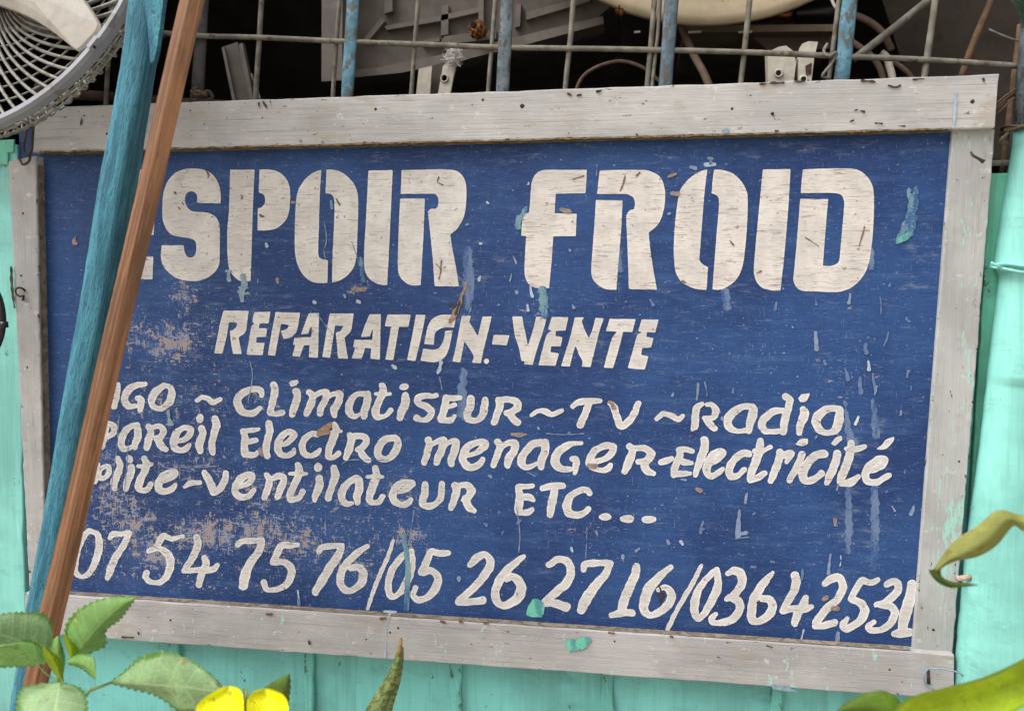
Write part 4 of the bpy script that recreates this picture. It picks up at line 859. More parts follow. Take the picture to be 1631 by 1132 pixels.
S_('V', [(1242, 367, 36), (1180, 387, 44), (1112, 372, 46), (1062, 450, 50), (1024, 518, 36)], [(1040, 522, 48), (1108, 552, 58), (1138, 620, 66), (1090, 698, 62), (1002, 752, 48), (964, 728, 52), (995, 675, 34)], name='numeral')
S_('V', [(1312, 400, 44), (1380, 378, 48), (1407, 430, 54), (1360, 500, 58), (1300, 540, 48), (1228, 565, 34)], [(1262, 562, 48), (1338, 572, 58), (1377, 630, 58), (1338, 716, 58), (1260, 762, 46), (1182, 766, 42), (1167, 732, 40), (1208, 702, 32)], name='numeral')
S_('V', [(1515, 402, 66), (1500, 500, 76), (1460, 640, 80), (1440, 735, 74)], [(1376, 795, 52), (1440, 785, 66), (1493, 782, 54)], name='numeral')
for m, blk, name, shapes, wb, st in LET: sdf_mesh(name, m, shapes, blk, st, wb, soft=.75 if m is M_L2 else .25)

# ---- drips, peeled spots and spatters on the sign, each a film of its own
BLK['X'] = (0, 0, 1.0)
YM = YL - .0005
def mark(m, *shapes, name='paint_drip', wobble=.9, step=1.0, Y=YM, parent=None):
    return sdf_mesh(name, m, shapes, 'X', step, wobble, Y, parent)
s1 = lambda *p: ('s', list(p)); p1 = lambda *p: ('p', list(p))
mark(M_SMEAR, s1((1447, 304, 7), (1452, 330, 13), (1446, 360, 17)), s1((1459, 300, 7), (1455, 330, 14), (1440, 372, 15), (1428, 386, 5)), s1((1462, 340, 4), (1450, 372, 8)), wobble=1.6)
mark(M_MARKG, s1((1432, 383, 5), (1442, 378, 11), (1448, 372, 6)), Y=YM - .0004)
mark(M_MARKG, p1((848, 955), (858, 952), (866, 962), (866, 978), (850, 981), (838, 974)), s1((842, 976, 8), (860, 980, 8)), wobble=1.2)
mark(M_SMEAR, s1((644, 850, 7), (648, 885, 8), (650, 905, 8), (649, 945, 9), (648, 968, 9)), wobble=1.1, Y=YM)
mark(M_MARKP, s1((387, 440, 9), (389, 455, 10), (385, 465, 9), (386, 478, 7)), s1((381, 458, 3), (395, 459, 3)), s1((384, 468, 3), (396, 467, 3)), wobble=.9)
mark(M_MARKP, s1((364, 437, 5), (365, 446, 7)), s1((360, 432, 3), (368, 432, 4)), wobble=.9)
mark(M_MARKP, s1((268, 654, 5), (269, 666, 5), (271, 674, 9)), s1((264, 676, 3), (275, 676, 3)), wobble=.7)
mark(M_MARKW, s1((845, 457, 3), (846, 466, 4), (848, 472, 5)), s1((840, 486, 3), (841, 494, 5)), wobble=.5)
mark(M_SMEAR, s1((863, 462, 14), (866, 480, 16), (868, 500, 14)), wobble=2.4)
mark(M_SMEAR, s1((838, 330, 6), (832, 342, 8), (825, 352, 10), (824, 362, 9)), wobble=1.5)
mark(M_SMEAR, s1((574, 410, 4), (577, 430, 6), (578, 448, 6)), wobble=1.0)
mark(M_SMEAR, s1((527, 320, 3), (529, 332, 5)), wobble=.6)
for q_ in ([(745, 400, 14), (747, 450, 20), (746, 486, 12)], [(738, 590, 10), (736, 630, 14), (738, 660, 18)], [(1393, 775, 12), (1394, 850, 14), (1392, 905, 8)], [(1350, 780, 8), (1352, 840, 12), (1350, 880, 6)], [(1390, 640, 6), (1396, 690, 14)], [(1345, 640, 4), (1352, 690, 12), (1362, 706, 14)], [(1156, 466, 14), (1158, 490, 12)], [(986, 395, 4), (988, 430, 8)], [(1388, 395, 6), (1387, 425, 10)]): mark(M_SMEARW, s1(*q_), wobble=2.2, Y=YP - .0004)
mark(M_MARKO, s1((742, 452, 4), (736, 470, 5), (731, 487, 7), (724, 500, 9), (716, 514, 6)), wobble=1.3)
mark(M_MARKK, s1((733, 478, 2), (730, 488, 4), (726, 500, 4)), s1((713, 484, 3), (724, 486, 2), (734, 485, 2)), wobble=.6, Y=YM - .0004)
mark(M_MARKW, s1((702, 577, 5), (700, 586, 6), (697, 594, 4)), wobble=1.2)
mark(M_MARKW, s1((625, 582, 3), (630, 586, 6)), wobble=.8)
mark(M_MARKO, s1((510, 686, 8), (522, 680, 10), (528, 672, 4)), s1((508, 692, 7), (524, 688, 5)), wobble=1.2)
mark(M_MARKT, s1((414, 716, 8), (416, 724, 5)), wobble=.8)
mark(M_MARKT, s1((975, 644, 7), (978, 649, 8)), wobble=1.1)
mark(M_MARKO, s1((971, 640, 5), (976, 643, 5)), wobble=.6, Y=YM - .0004)
mark(M_MARKT, s1((938, 742, 8), (946, 742, 8), (952, 740, 4)), wobble=1.3)
mark(M_MARKT, s1((816, 691, 5), (826, 692, 7), (838, 692, 4)), wobble=.8)
mark(M_MARKT, s1((1110, 778, 5), (1116, 781, 8)), wobble=.8)
mark(M_MARKT, s1((560, 461, 3), (568, 459, 5), (574, 462, 6), (579, 461, 5)), wobble=1.0)
mark(M_MARKT, s1((895, 333, 7), (902, 336, 8), (910, 338, 3)), wobble=1.0)
mark(M_MARKT, s1((465, 322, 4), (470, 322, 4)), wobble=.6)
mark(M_MARKT, s1((442, 445, 6), (443, 450, 4)), wobble=.6)
mark(M_MARKT, s1((1072, 308, 7), (1080, 310, 8)), wobble=1.3)
mark(M_MARKT, s1((1064, 282, 4), (1076, 277, 4)), wobble=.8)
mark(M_MARKT, s1((120, 378, 3), (118, 385, 7), (122, 388, 4)), wobble=.9)
mark(M_MARKT, s1((1311, 954, 6), (1317, 951, 7)), wobble=.8)
mark(M_MARKT, s1((1326, 968, 6), (1334, 968, 8)), wobble=.8)
mark(M_MARKT, s1((1330, 828, 6), (1330, 836, 4)), wobble=.8)
mark(M_MARKK, s1((1049, 932, 2), (1052, 938, 3), (1053, 945, 4), (1052, 956, 5)), s1((1044, 947, 2), (1052, 946, 2), (1059, 950, 2)), wobble=.5)
mark(M_MARKK, s1((1207, 959, 4), (1209, 965, 3)), wobble=.4)
for x0, y0, x1, y1, w0, w1 in [(1178, 812, 1176, 852, 5, 12), (1190, 785, 1187, 800, 3, 6), (1120, 830, 1116, 848, 4, 6), (1202, 817, 1199, 820, 5, 3), (1323, 882, 1320, 912, 4, 7), (1339, 885, 1338, 900, 2, 3), (1278, 906, 1277, 922, 4, 5), (1280, 1003, 1276, 1021, 4, 3), (1335, 1008, 1333, 1024, 8, 8),
    (1346, 587, 1351, 604, 4, 8), (1370, 602, 1371, 625, 6, 9), (1390, 595, 1394, 620, 4, 5), (1379, 548, 1380, 562, 5, 8), (1299, 530, 1301, 556, 7, 9), (1313, 574, 1315, 580, 4, 5), (1447, 590, 1445, 600, 5, 5), (1354, 468, 1352, 482, 3, 6), (1237, 482, 1235, 492, 4, 7), (1299, 478, 1300, 485, 2, 5), (1418, 450, 1417, 455, 2, 5), (1443, 505, 1444, 508, 2, 6), (1447, 511, 1449, 512, 6, 5),
    (1455, 806, 1451, 818, 4, 8), (1421, 806, 1425, 813, 3, 5), (1335, 771, 1333, 780, 3, 3), (1402, 473, 1403, 500, 3, 3), (1415, 530, 1408, 550, 3, 4), (1100, 266, 1108, 268, 6, 7), (1128, 252, 1134, 253, 5, 5), (1124, 262, 1138, 262, 8, 7), (1132, 256, 1132, 260, 6, 7), (1383, 575, 1384, 588, 4, 8), (1396, 615, 1393, 628, 4, 3), (1451, 615, 1451, 620, 4, 3),
    (474, 940, 476, 962, 3, 6), (475, 952, 477, 962, 4, 5), (731, 920, 731, 926, 8, 3), (773, 834, 775, 836, 5, 7), (802, 846, 800, 850, 3, 4), (824, 833, 829, 828, 5, 5), (912, 878, 910, 872, 3, 4), (1013, 877, 1018, 873, 4, 5), (992, 885, 992, 889, 6, 6), (1063, 860, 1065, 865, 4, 6), (1084, 862, 1087, 866, 5, 6), (1116, 842, 1121, 842, 5, 5), (1172, 857, 1192, 855, 3, 4), (1174, 852, 1188, 848, 4, 8), (1228, 894, 1233, 895, 5, 5), (1197, 902, 1203, 903, 5, 5),
    (907, 398, 908, 399, 4, 5), (1064, 341, 1067, 340, 4, 4), (817, 408, 822, 420, 3, 3), (815, 435, 812, 448, 2, 3), (822, 465, 823, 467, 6, 6), (842, 290, 841, 294, 2, 3), (424, 388, 425, 392, 4, 6), (500, 480, 502, 482, 5, 5), (548, 470, 550, 474, 4, 4), (570, 480, 573, 482, 7, 6), (742, 358, 745, 357, 4, 4), (776, 322, 778, 324, 4, 4), (765, 388, 766, 388, 4, 4), (765, 440, 763, 446, 3, 5), (1036, 478, 1040, 485, 4, 7), (912, 486, 914, 490, 4, 6), (996, 480, 998, 481, 3, 3), (794, 485, 795, 486, 4, 4), (750, 491, 748, 496, 3, 4),
    (1168, 618, 1167, 625, 3, 4), (1071, 630, 1072, 627, 4, 4), (1112, 612, 1110, 636, 5, 3), (1122, 608, 1126, 630, 4, 2), (857, 680, 858, 683, 4, 4), (905, 690, 907, 689, 4, 4), (840, 752, 852, 758, 3, 3), (779, 757, 782, 760, 5, 4), (1150, 665, 1151, 668, 4, 5), (1147, 655, 1148, 657, 3, 3), (1085, 763, 1092, 764, 4, 4), (1435, 655, 1434, 660, 4, 4), (1299, 697, 1301, 694, 4, 4), (1262, 520, 1263, 522, 3, 3)]:
    w0 *= .82; w1 *= .82
    mark(random.choice([M_MARKV, M_MARKV, M_MARKU, M_MARKU, M_MARKW]), s1((x0, y0, w0), ((x0 + x1) / 2 + random.uniform(-1, 1), (y0 + y1) / 2, (w0 + w1) / 2), (x1, y1, w1)), wobble=.6, name='paint_spot')
for pts in [[(870, 690), (900, 692), (930, 690)], [(545, 738), (560, 732), (620, 733)], [(700, 600), (704, 620)], [(572, 745), (578, 752)], [(505, 500), (520, 520), (532, 535)], [(516, 352), (520, 380), (516, 400), (518, 412)], [(730, 440), (742, 455)], [(822, 800), (828, 850), (826, 880)], [(935, 840), (933, 890)], [(951, 262), (950, 280)], [(560, 385), (572, 420), (575, 445)], [(255, 738), (268, 745), (330, 740)], [(300, 745), (345, 742)], [(190, 660), (185, 720), (175, 790)], [(205, 700), (198, 790)], [(395, 640), (402, 600), (398, 575)], [(310, 645), (318, 655), (305, 672)], [(660, 812), (655, 840), (652, 862)]]:
    mark(M_MARKU, s1(*[(x, y, 1.3) for x, y in pts]), wobble=.35, name='scratch', step=.9)
for q in [[(328, 272, 4), (332, 278, 6), (331, 284, 3)], [(384, 311, 3), (386, 314, 5), (384, 317, 3)], [(414, 342, 4), (416, 344, 6), (420, 345, 3)], [(278, 306, 4), (280, 309, 4)], [(290, 322, 4), (292, 326, 4)], [(284, 330, 3), (287, 334, 3)], [(536, 318, 5), (541, 326, 6)], [(699, 282, 4), (697, 290, 4), (706, 295, 3)], [(694, 420, 3), (702, 430, 3), (699, 444, 3)], [(703, 415, 3), (701, 438, 3)], [(996, 278, 3), (993, 292, 4), (988, 304, 3)], [(1014, 280, 4), (1019, 275, 5)], [(1282, 378, 3), (1292, 384, 2), (1304, 392, 3)], [(1377, 362, 4), (1374, 374, 4), (1368, 392, 2)], [(1204, 436, 2), (1212, 432, 4)], [(912, 286, 2), (930, 280, 3)], [(1163, 384, 3), (1168, 390, 4)], [(1087, 448, 5), (1092, 450, 4)]]:
    mark(M_NICK, s1(*[(x_, y_, w_ * .62) for x_, y_, w_ in q]), wobble=.5, step=.8, name='nick')
# marks on the frame
def fmark(par, m, *sh, wobble=.8): mark(m, *sh, wobble=wobble, Y=-.0016, parent=par, name='paint_chip')
fmark(BOTR, M_MARKG, s1((905, 1025, 12), (918, 1027, 18), (936, 1020, 12)), s1((908, 1030, 10), (916, 1033, 8)), wobble=1.8)
fmark(BOTR, M_MARKW, s1((612, 973, 4), (630, 974, 4)), s1((621, 975, 3), (619, 985, 2), (615, 1000, 1.5), (614, 1030, 1.5), (613, 1045, 5)), wobble=.4)
fmark(BOTR, M_MARKP, s1((1232, 1093, 5), (1250, 1096, 8), (1268, 1100, 3)), wobble=1.2)
for q in [[(1373, 129, 4), (1388, 130, 6), (1394, 131, 2)], [(1415, 137, 3), (1427, 139, 6), (1434, 136, 3)], [(1232, 180, 3), (1231, 183, 4)], [(1370, 177, 3), (1376, 178, 5)], [(1395, 196, 3), (1405, 197, 5)], [(1355, 194, 3), (1359, 192, 4)], [(1455, 127, 2), (1462, 126, 5), (1472, 126, 2)], [(1566, 126, 5), (1568, 132, 3)], [(1362, 176, 2), (1366, 175, 3)], [(412, 164, 4), (413, 172, 2)], [(419, 162, 3), (424, 170, 3)], [(430, 161, 3), (432, 168, 3)], [(130, 188, 3), (128, 200, 2)], [(491, 208, 3), (492, 211, 3)], [(580, 228, 4), (584, 229, 3)], [(593, 228, 4), (596, 228, 2)], [(952, 146, 5), (957, 145, 4)], [(905, 150, 4), (910, 152, 4)], [(920, 152, 4), (925, 151, 2)], [(1014, 214, 4), (1016, 216, 3)], [(930, 220, 4), (934, 220, 3)], [(1210, 134, 3), (1225, 133, 4), (1248, 132, 4)], [(1264, 131, 4), (1282, 130, 5)], [(982, 218, 3), (986, 218, 2)], [(1098, 215, 2), (1104, 215, 4)], [(806, 222, 3), (811, 222, 3)], [(1200, 208, 3), (1202, 207, 3)], [(1235, 209, 3), (1240, 209, 3)]]:
    fmark(TOPR, random.choice([M_MARKK, M_MARKK, M_NAIL]), s1(*[(x_, y_, w_ * .8) for x_, y_, w_ in q]), wobble=1.0)
for q in [[(425, 978, 4), (432, 978, 5)], [(607, 985, 5), (614, 984, 4)], [(702, 989, 4), (708, 991, 4)], [(733, 989, 5), (737, 990, 3)], [(772, 992, 4), (778, 992, 3)], [(1068, 1013, 3), (1072, 1014, 3)], [(970, 1007, 3), (978, 1008, 4)], [(492, 1020, 3), (493, 1025, 4)], [(220, 1006, 2), (221, 1009, 3)], [(195, 1014, 3), (212, 1015, 3)], [(1222, 1028, 3), (1230, 1030, 2)]]:
    fmark(BOTR, M_MARKK if q[0][0] in (492, 195, 220) else M_STICK, s1(*q), wobble=.6)
fmark(LST, M_RUST, s1((18, 425, 3), (19, 452, 5), (23, 490, 3)), wobble=.7)
fmark(TOPR, M_MARKW, s1((1524, 142, 3), (1522, 160, 4), (1520, 190, 4), (1519, 202, 3)), wobble=1.2)
fmark(TOPR, M_MARKP, s1((1152, 210, 5), (1160, 207, 6)), wobble=1.4)
fmark(TOPR, M_OCHRE, s1(*[(x, 242.4 - (x - 62) * .02525 + random.uniform(-.7, .5), random.uniform(1.2, 3.4)) for x in range(64, 1514, 12)]), wobble=.6)
# ------------------------------------------------------------------ leaning poles
def lean(y_px, y0, Y0, y1, Y1): return Y0 + (Y1 - Y0) * (y_px - y0) / (y1 - y0)
PL = thing('painted_pole', 'rough round pole painted turquoise blue leaning across the left end of the sign', 'pole', tuple(at(-20, 1200, -.24)[:2]) + (GZ,))
b = MB()
rows = [(-260, 300, 54), (-60, 250, 54), (0, 236, 52), (100, 222, 49), (285, 190, 52), (420, 168, 51), (550, 145, 50), (700, 118, 48), (850, 92, 46), (1000, 64, 46), (1132, 42, 44), (1300, 12, 44)]
pts = []; rad = []
for y, x, wd in rows:
    Y = lean(y, 0, -.205, 1132, -.235); c = at(x, y, Y); e = at(x + wd / 2, y, Y); pts.append(c); rad.append((e - c).length * .985)
d = (pts[-1] - pts[-2]); d = d / d.z * (GZ - pts[-1].z); pts.append(pts[-1] + d); rad.append(rad[-1])
Q = catmull3(np.c_[np.array([tuple(p) for p in pts]), rad], 170)
seg = 24; vs = []; uv = []
for i, q in enumerate(Q):
    for k in range(seg):
        a = 2 * math.pi * k / seg
        ca, sa = math.cos(a), math.sin(a)
        # slightly squared section: a planed face to the left, another to the right
        fa = a + math.radians(41) - math.pi / 4; rr = q[3] / (abs(math.cos(fa)) ** 3.4 + abs(math.sin(fa)) ** 3.4) ** (1 / 3.4) / 1.13
        rr *= 1 + .018 * math.sin(i * .35 + 3 * ca) * math.sin(a * 3) + random.gauss(0, .006)
        vs.append((q[0] + rr * ca, q[1] + rr * sa, q[2] + rr * .12 * sa)); uv.append((k / seg, i / 169))
fs = [(i * seg + k, i * seg + (k + 1) % seg, (i + 1) * seg + (k + 1) % seg, (i + 1) * seg + k) for i in range(169) for k in range(seg)]
fs += [tuple(range(seg)), tuple(169 * seg + k for k in range(seg))[::-1]]
b.add(vs, fs, uv); fix_normals(b.build('shaft', M_POLE, PL, smooth=True))
b = MB()      # split-off sliver near the top
Ys = -.2255
slab_px(b, [(229, -60), (262, -60), (260, 0), (255, 40), (249, 82), (245, 98), (239, 101), (238, 78), (235, 40), (230, 8)], Ys, .008)
o = fix_normals(b.build('split_sliver', M_POLE, PL))
for i_, l in enumerate(o.data.uv_layers[0].data):
    v = o.data.vertices[o.data.loops[i_].vertex_index].co; l.uv = (.3 + v.x * 4, v.z * .4)

BT = thing('wooden_batten', 'bare brown square batten leaning in front of the blue pole', 'batten', tuple(at(20, 1200, -.27)[:2]) + (GZ,))
b = MB(); rowsb = [(-260, 349, 366, 395), (0, 286, 300, 326), (166, 252, 264, 290), (285, 224, 237, 262), (550, 159, 170, 199), (850, 91.5, 109, 131), (975, 64.5, 78, 101), (1132, 28, 44, 67)]
vs = []; uv = []
yy = np.linspace(-260, 1132, 90); RB = np.c_[yy, 286.5 - .2292 * yy, 300.5 - .2252 * yy, 326.5 - .2292 * yy]
def brow(y, l, m, r, Y):
    M_ = at(m, y, Y); L_ = at(l, y, Y + .010); R_ = at(r, y, Y + .006)
    j = lambda: Vector((random.gauss(0, .00008), random.gauss(0, .00008), 0))
    bl = (M_ - L_) * .08; br = (R_ - M_) * .05
    back = L_ + R_ - M_ + Vector((0, .012, 0))
    return [L_ + j(), M_ - bl + j() * .5, M_ + br + j() * .5, R_ + j(), back]
n = len(RB)
for i, (y, l, m, r) in enumerate(RB):
    ring = brow(y, l + .5 * math.sin(i * .21), m, r + .6 * math.sin(i * .17 + 1), lean(y, 0, -.245, 1132, -.275))
    for k, p in enumerate(ring): vs.append(p); uv.append((k / 5, i / 89 * 1.0))
last = [vs[-5 + k] for k in range(5)]; prev = [vs[-25 + k] for k in range(5)]
for k in range(5):
    d = last[k] - prev[k]; vs.append(last[k] + d * ((GZ - last[k].z) / d.z)); uv.append((k / 5, 1.8))
fs = [(i * 5 + k, i * 5 + (k + 1) % 5, (i + 1) * 5 + (k + 1) % 5, (i + 1) * 5 + k) for i in range(n) for k in range(5)] + [tuple(range(5)), tuple(n * 5 + k for k in range(5))[::-1]]
b.add(vs, fs, uv); fix_normals(b.build('shaft', M_BATTEN, BT))

# ------------------------------------------------------------------ electric fan without its front guard, propped at the top left
nA = Vector((.15, .95, -.27)).normalized()
p0 = at(96, 146, -.17)
def onfan(x, y, off=0.0):
    q = p0 + nA * off; d = at(x, y, 0) - Vector(CC); return Vector(CC) + d * (nA.dot(q - Vector(CC)) / nA.dot(d))
ex = Vector((1, 0, 0)); ex = (ex - nA * ex.dot(nA)).normalized(); ez = nA.cross(ex) * -1
if ez.z < 0: ez = -ez
rim = [(203, 4), (170, 56), (150, 82), (92, 142), (46, 172), (-2, 197)]
A_ = []; r_ = []
for x, y in rim:
    q = onfan(x, y) - p0; u, v = q.dot(ex), q.dot(ez); A_.append((2 * u, 2 * v, 1)); r_.append(u * u + v * v)
s_ = np.linalg.lstsq(np.array(A_), np.array(r_), rcond=None)[0]
FR_ = math.sqrt(s_[2] + s_[0] ** 2 + s_[1] ** 2); FC = p0 + ex * s_[0] + ez * s_[1]
def fp(r, a, off): return FC + (ex * math.cos(a) + ez * math.sin(a)) * r + nA * off
FAN = thing('electric_fan', 'grey fan with open cage and dirty cream blade above the top left of the sign', 'fan', tuple(FC + nA * .12))
TA = np.linspace(0, 2 * math.pi, 241)[:-1]
W_ = .0115
b = MB(); prof = [(-W_ * .5, -.002), (-W_ * .3, -.006), (W_ * .3, -.006), (W_ * .55, -.001), (W_ * .5, .010), (-W_ * .4, .010)]
vs = [fp(FR_ + dr - W_ * .35, a, do) for a in TA for dr, do in prof]; m_ = len(prof); N = len(TA)
fs = [(i * m_ + k, i * m_ + (k + 1) % m_, ((i + 1) % N) * m_ + (k + 1) % m_, ((i + 1) % N) * m_ + k) for i in range(N) for k in range(m_)]
b.add(vs, fs); fix_normals(b.build('guard_rim', M_FAN, FAN))
b = MB(); a0 = math.atan2((onfan(157, 75) - FC).dot(ez), (onfan(157, 75) - FC).dot(ex))
for da in (0,):
    vs = [fp(FR_ + dr - W_ * .35, a0 + t, do - .0022) for t in np.linspace(-.033, .033, 8) for dr, do in prof]
    fs = [(i * m_ + k, i * m_ + (k + 1) % m_, (i + 1) * m_ + (k + 1) % m_, (i + 1) * m_ + k) for i in range(7) for k in range(m_)] + [tuple(range(m_)), tuple(7 * m_ + k for k in range(m_))]
    b.add(vs, fs)
fix_normals(b.build('rim_clip', M_FAN, FAN))
b = MB(); tube(b, [onfan(150, 75, -.012), onfan(151, 76, -.006)], .0018, 8); b.build('clip_screw', M_HOLE, FAN)
# rear cage: bowl wall, concentric wires, swirled ribs
DEP = .032
for k in range(112):
    a = 2 * math.pi * k / 112; mb_ = MB()
    tube(mb_, [fp(FR_ - .002, a, .006), fp(FR_ + .004, a + .006, .014), fp(FR_ + .003, a + .012, .024), fp(FR_ - .010, a + .018, DEP + .003), fp(FR_ - .026, a + .022, DEP + .002)], .0016, 5, n=12)
    vis = .0 < ((a + .2) % (2 * math.pi)) and abs(((a - a0 + math.pi) % (2 * math.pi)) - math.pi) < .55
    if k == 0: allribs = MB()
    if vis: mb_.build('cage_rib', M_FANW, FAN, smooth=True)
    else: allribs.add(mb_.v, mb_.f, mb_.uv)
tag(allribs.build('cage_ribs', M_FANW, FAN, smooth=True), kind='stuff')
for rr, do in ((FR_ + .0035, .012), (FR_ + .003, .021)):
    b = MB(); tube(b, [fp(rr, a, do) for a in TA[::2]], .0015, 5, closed=True); b.build('cage_ring', M_FANW, FAN, smooth=True)
for i in range(20):
    rr = FR_ - .020 - .0225 * i
    if rr < .06: break
    b = MB(); tube(b, [fp(rr, a, DEP + .003) for a in TA[::2]], .0014, 5, closed=True); b.build('cage_ring', M_FANW, FAN, smooth=True)
for k in range(66):
    a = 2 * math.pi * k / 66; b = MB()
    tube(b, [fp(.06 + (FR_ - .066) * t, a + .72 * math.log((.06 + (FR_ - .066) * t) / FR_), DEP - .0005 - (.012 if t > .97 else 0)) for t in np.linspace(0, 1, 24)], .0026, 6); b.build('swirl_rib', M_FANW, FAN, smooth=True)
b = MB(); tube(b, [fp(0, 0, DEP + .09), fp(0, 0, DEP + .02), fp(0, 0, DEP + .008)], [.05, .06, .058], 28); b.build('motor', M_FAN, FAN, smooth=True)
b = MB(); tube(b, [fp(0, 0, DEP - .004), fp(0, 0, -.012), fp(0, 0, -.03)], [.04, .05, .03], 28); b.build('hub', M_BLADE, FAN, smooth=True)
outl = [(-40, 2), (-10, 8), (0, 11), (23, 19), (57, 34), (92, 57), (122, 81), (127, 84), (132, 83.5), (148, 66), (163, 48), (158, 34), (147, 16), (135, 0), (120, -18), (60, -60), (-10, -80), (-60, -60)]
def blade(rot):
    pol = [onfan(x, y, 0) - FC for x, y in outl]; P2 = np.array([(p.dot(ex), p.dot(ez)) for p in pol]); P2 = catmull(np.vstack([P2, P2[:1]]), 60)[:-1]
    c, s = math.cos(rot), math.sin(rot); P2 = P2 @ np.array([[c, s], [-s, c]]); cen = P2.mean(0); bm_ = MB(); rings = []
    hubd = np.array([math.cos(0), 0]) * 0
    for t in (1, .97, .6, .25):
        for q in P2:
            g = cen + (q - cen) * t; rr = np.hypot(*g); cup = -.008 * (1 - t * t) - .004 + (.002 if t == 1 else 0)
            rings.append(FC + ex * g[0] + ez * g[1] + nA * cup)
    n_ = len(P2); fs = [(j * n_ + k, j * n_ + (k + 1) % n_, (j + 1) * n_ + (k + 1) % n_, (j + 1) * n_ + k) for j in range(3) for k in range(n_)] + [tuple(3 * n_ + k for k in range(n_))]
    bm_.add(rings, fs); back = [v + nA * .003 for v in rings]; b0 = len(bm_.v); bm_.add(back, [tuple(i for i in f[::-1]) for f in fs])
    bm_.f += [(k, (k + 1) % n_, b0 + (k + 1) % n_, b0 + k) for k in range(n_)]
    # root arm to the hub
    near = cen * .30; tube(bm_, [FC + ex * near[0] * .2 + ez * near[1] * .2 + nA * -.006, FC + ex * cen[0] * .7 + ez * cen[1] * .7 + nA * -.006], [.03, .05], 12, flat=.12)
    o = fix_normals(bm_.build('blade', M_BLADE, FAN, smooth=False)); return o
for r in (0, 2 * math.pi / 3, 4 * math.pi / 3): blade(r)
b = MB(); q = fp(FR_ * .2, math.radians(100), .1); tube(b, [fp(0, 0, DEP + .09), Vector((FC.x, .02, FC.z + .06))], .012, 10); b.build('bracket_arm', M_FAN, FAN, smooth=True)

# ------------------------------------------------------------------ black mirror rim at the left edge
MR = thing('round_mirror', 'black rimmed round mirror poking in at the left edge in front of the turquoise board', 'mirror', tuple(at(-60, 505, -.15)))
b = MB(); cm = at(-60, 505, -.15); rx, rz = (at(8, 505, -.15) - cm).x - .004, .5 * (at(-60, 425, -.15).z - at(-60, 588, -.15).z)
el = [cm + Vector((rx * math.cos(a), .0, rz * math.sin(a))) for a in np.linspace(0, 2 * math.pi, 73)[:-1]]
tube(b, el, .0046, 10, closed=True); fix_normals(b.build('rim', M_BLACK, MR, smooth=True))
b = MB(); tube(b, [at(6, 512, -.152), at(7, 522, -.152)], .0052, 10); tube(b, [at(-1, 517, -.15), at(10, 517, -.152)], [.004, .0035], 10); fix_normals(b.build('pivot_knob', M_BLACK, MR, smooth=True))
b = MB(); b.add([cm + Vector((0, .001, 0))] + [cm + (p - cm) * .98 for p in el], [(0, 1 + i, 1 + (i + 1) % 72) for i in range(72)]); b.build('glass', M_MIRROR, MR)
b = MB(); tube(b, [cm + Vector((-rx, .0, 0)), cm + Vector((-rx - .06, .04, -.1)), Vector((cm.x - rx - .08, .01, cm.z - .25))], .005, 8, n=12); b.build('arm', M_BLACK, MR, smooth=True)

# ------------------------------------------------------------------ grille above the sign
YG = .05
GR = thing('window_grille', 'welded iron grille of thin rods and chipped blue flat bars above the sign', 'grille', tuple(at(800, 140, YG)))
def bar(name, x0, x1, yb, m, wpx, Y=YG, flat=.35, tw=0):
    """upright bar through (x0,0) and (x1,yb)"""
    a = at(x0, 0, Y); c = at(x1, yb, Y); d = c - a; top = a - d * ((1.75 - a.z) / -d.z) if abs(d.z) > 0 else a
    top = a + d * ((1.749 - a.z) / d.z); bot = a + d * ((.66 - a.z) / d.z); r = wpx / 2 * (a - Vector(CC)).length / FPX * .98
    pts = [top.lerp(bot, t) + Vector((random.gauss(0, .00035), random.gauss(0, .0003), 0)) for t in np.linspace(0, 1, 26)]
    b = MB(); tube(b, pts, [r * random.uniform(.95, 1.05) for _ in pts], 10 if flat < 1 else 8, flat=flat)
    return fix_normals(b.build(name, m, GR, smooth=True))
bar('flat_bar', 323, 316, 140, M_BAR_DARK, 19); bar('flat_bar', 562, 553, 152, M_BAR_BLUE, 19, YG - .008); bar('flat_bar', 808, 800, 143, M_BAR_GREY, 20, YG - .008)
bar('flat_bar', 1070, 1060, 133, M_BAR_STEEL, 20, YG - .008); bar('flat_bar', 1354, 1341, 122, M_BAR_BLUE, 21, YG - .008)
for x0, x1, yb, wd in [(177, 170, 150, 6), (417, 407, 158, 7.5), (541, 530, 152, 7), (666, 655, 149, 7), (789, 778, 144, 7), (914, 901, 139, 8), (1043, 1031, 135, 8), (1052, 1039, 135, 6), (1194, 1180, 130, 8), (1336, 1321, 125, 7), (1489, 1473, 118, 9)]:
    bar('rod', x0, x1, yb, M_ROD, wd, YG, 1.0)
bar('rod', 1640, 1618, 180, M_BAR_DARK, 9, YG, 1.0)
b = MB(); hp = [(-60, 47), (172, 49), (258, 53), (332, 58), (410, 60), (560, 67), (700, 72), (800, 76), (1000, 79), (1200, 84), (1340, 90), (1480, 96), (1631, 106), (1720, 112)]
tube(b, [at(x, y, YG - .005) for x, y in hp], .0040, 10, n=80); fix_normals(b.build('cross_rod', M_ROD, GR, smooth=True))
b = MB(); zz = at(800, -250, YG).z
for k, zc in enumerate((zz, zz + .2, zz + .4)):
    b = MB(); tube(b, [(-.6, YG - .005, zc), (.6, YG - .005, zc - .01), (1.748, YG - .005, zc)], .0038, 8, n=20); b.build('cross_rod', M_ROD, GR, smooth=True)
b = MB(); tube(b, [at(x, y, YG + .012) for x, y in [(60, 140), (115, 150), (180, 155), (260, 162), (330, 167), (420, 172)]], .0085, 12, n=20)
tag(fix_normals(b.build('rusty_pipe', M_RUST, None, smooth=True)), 'rusty pipe lying along the top rail behind the blue pole', 'pipe')
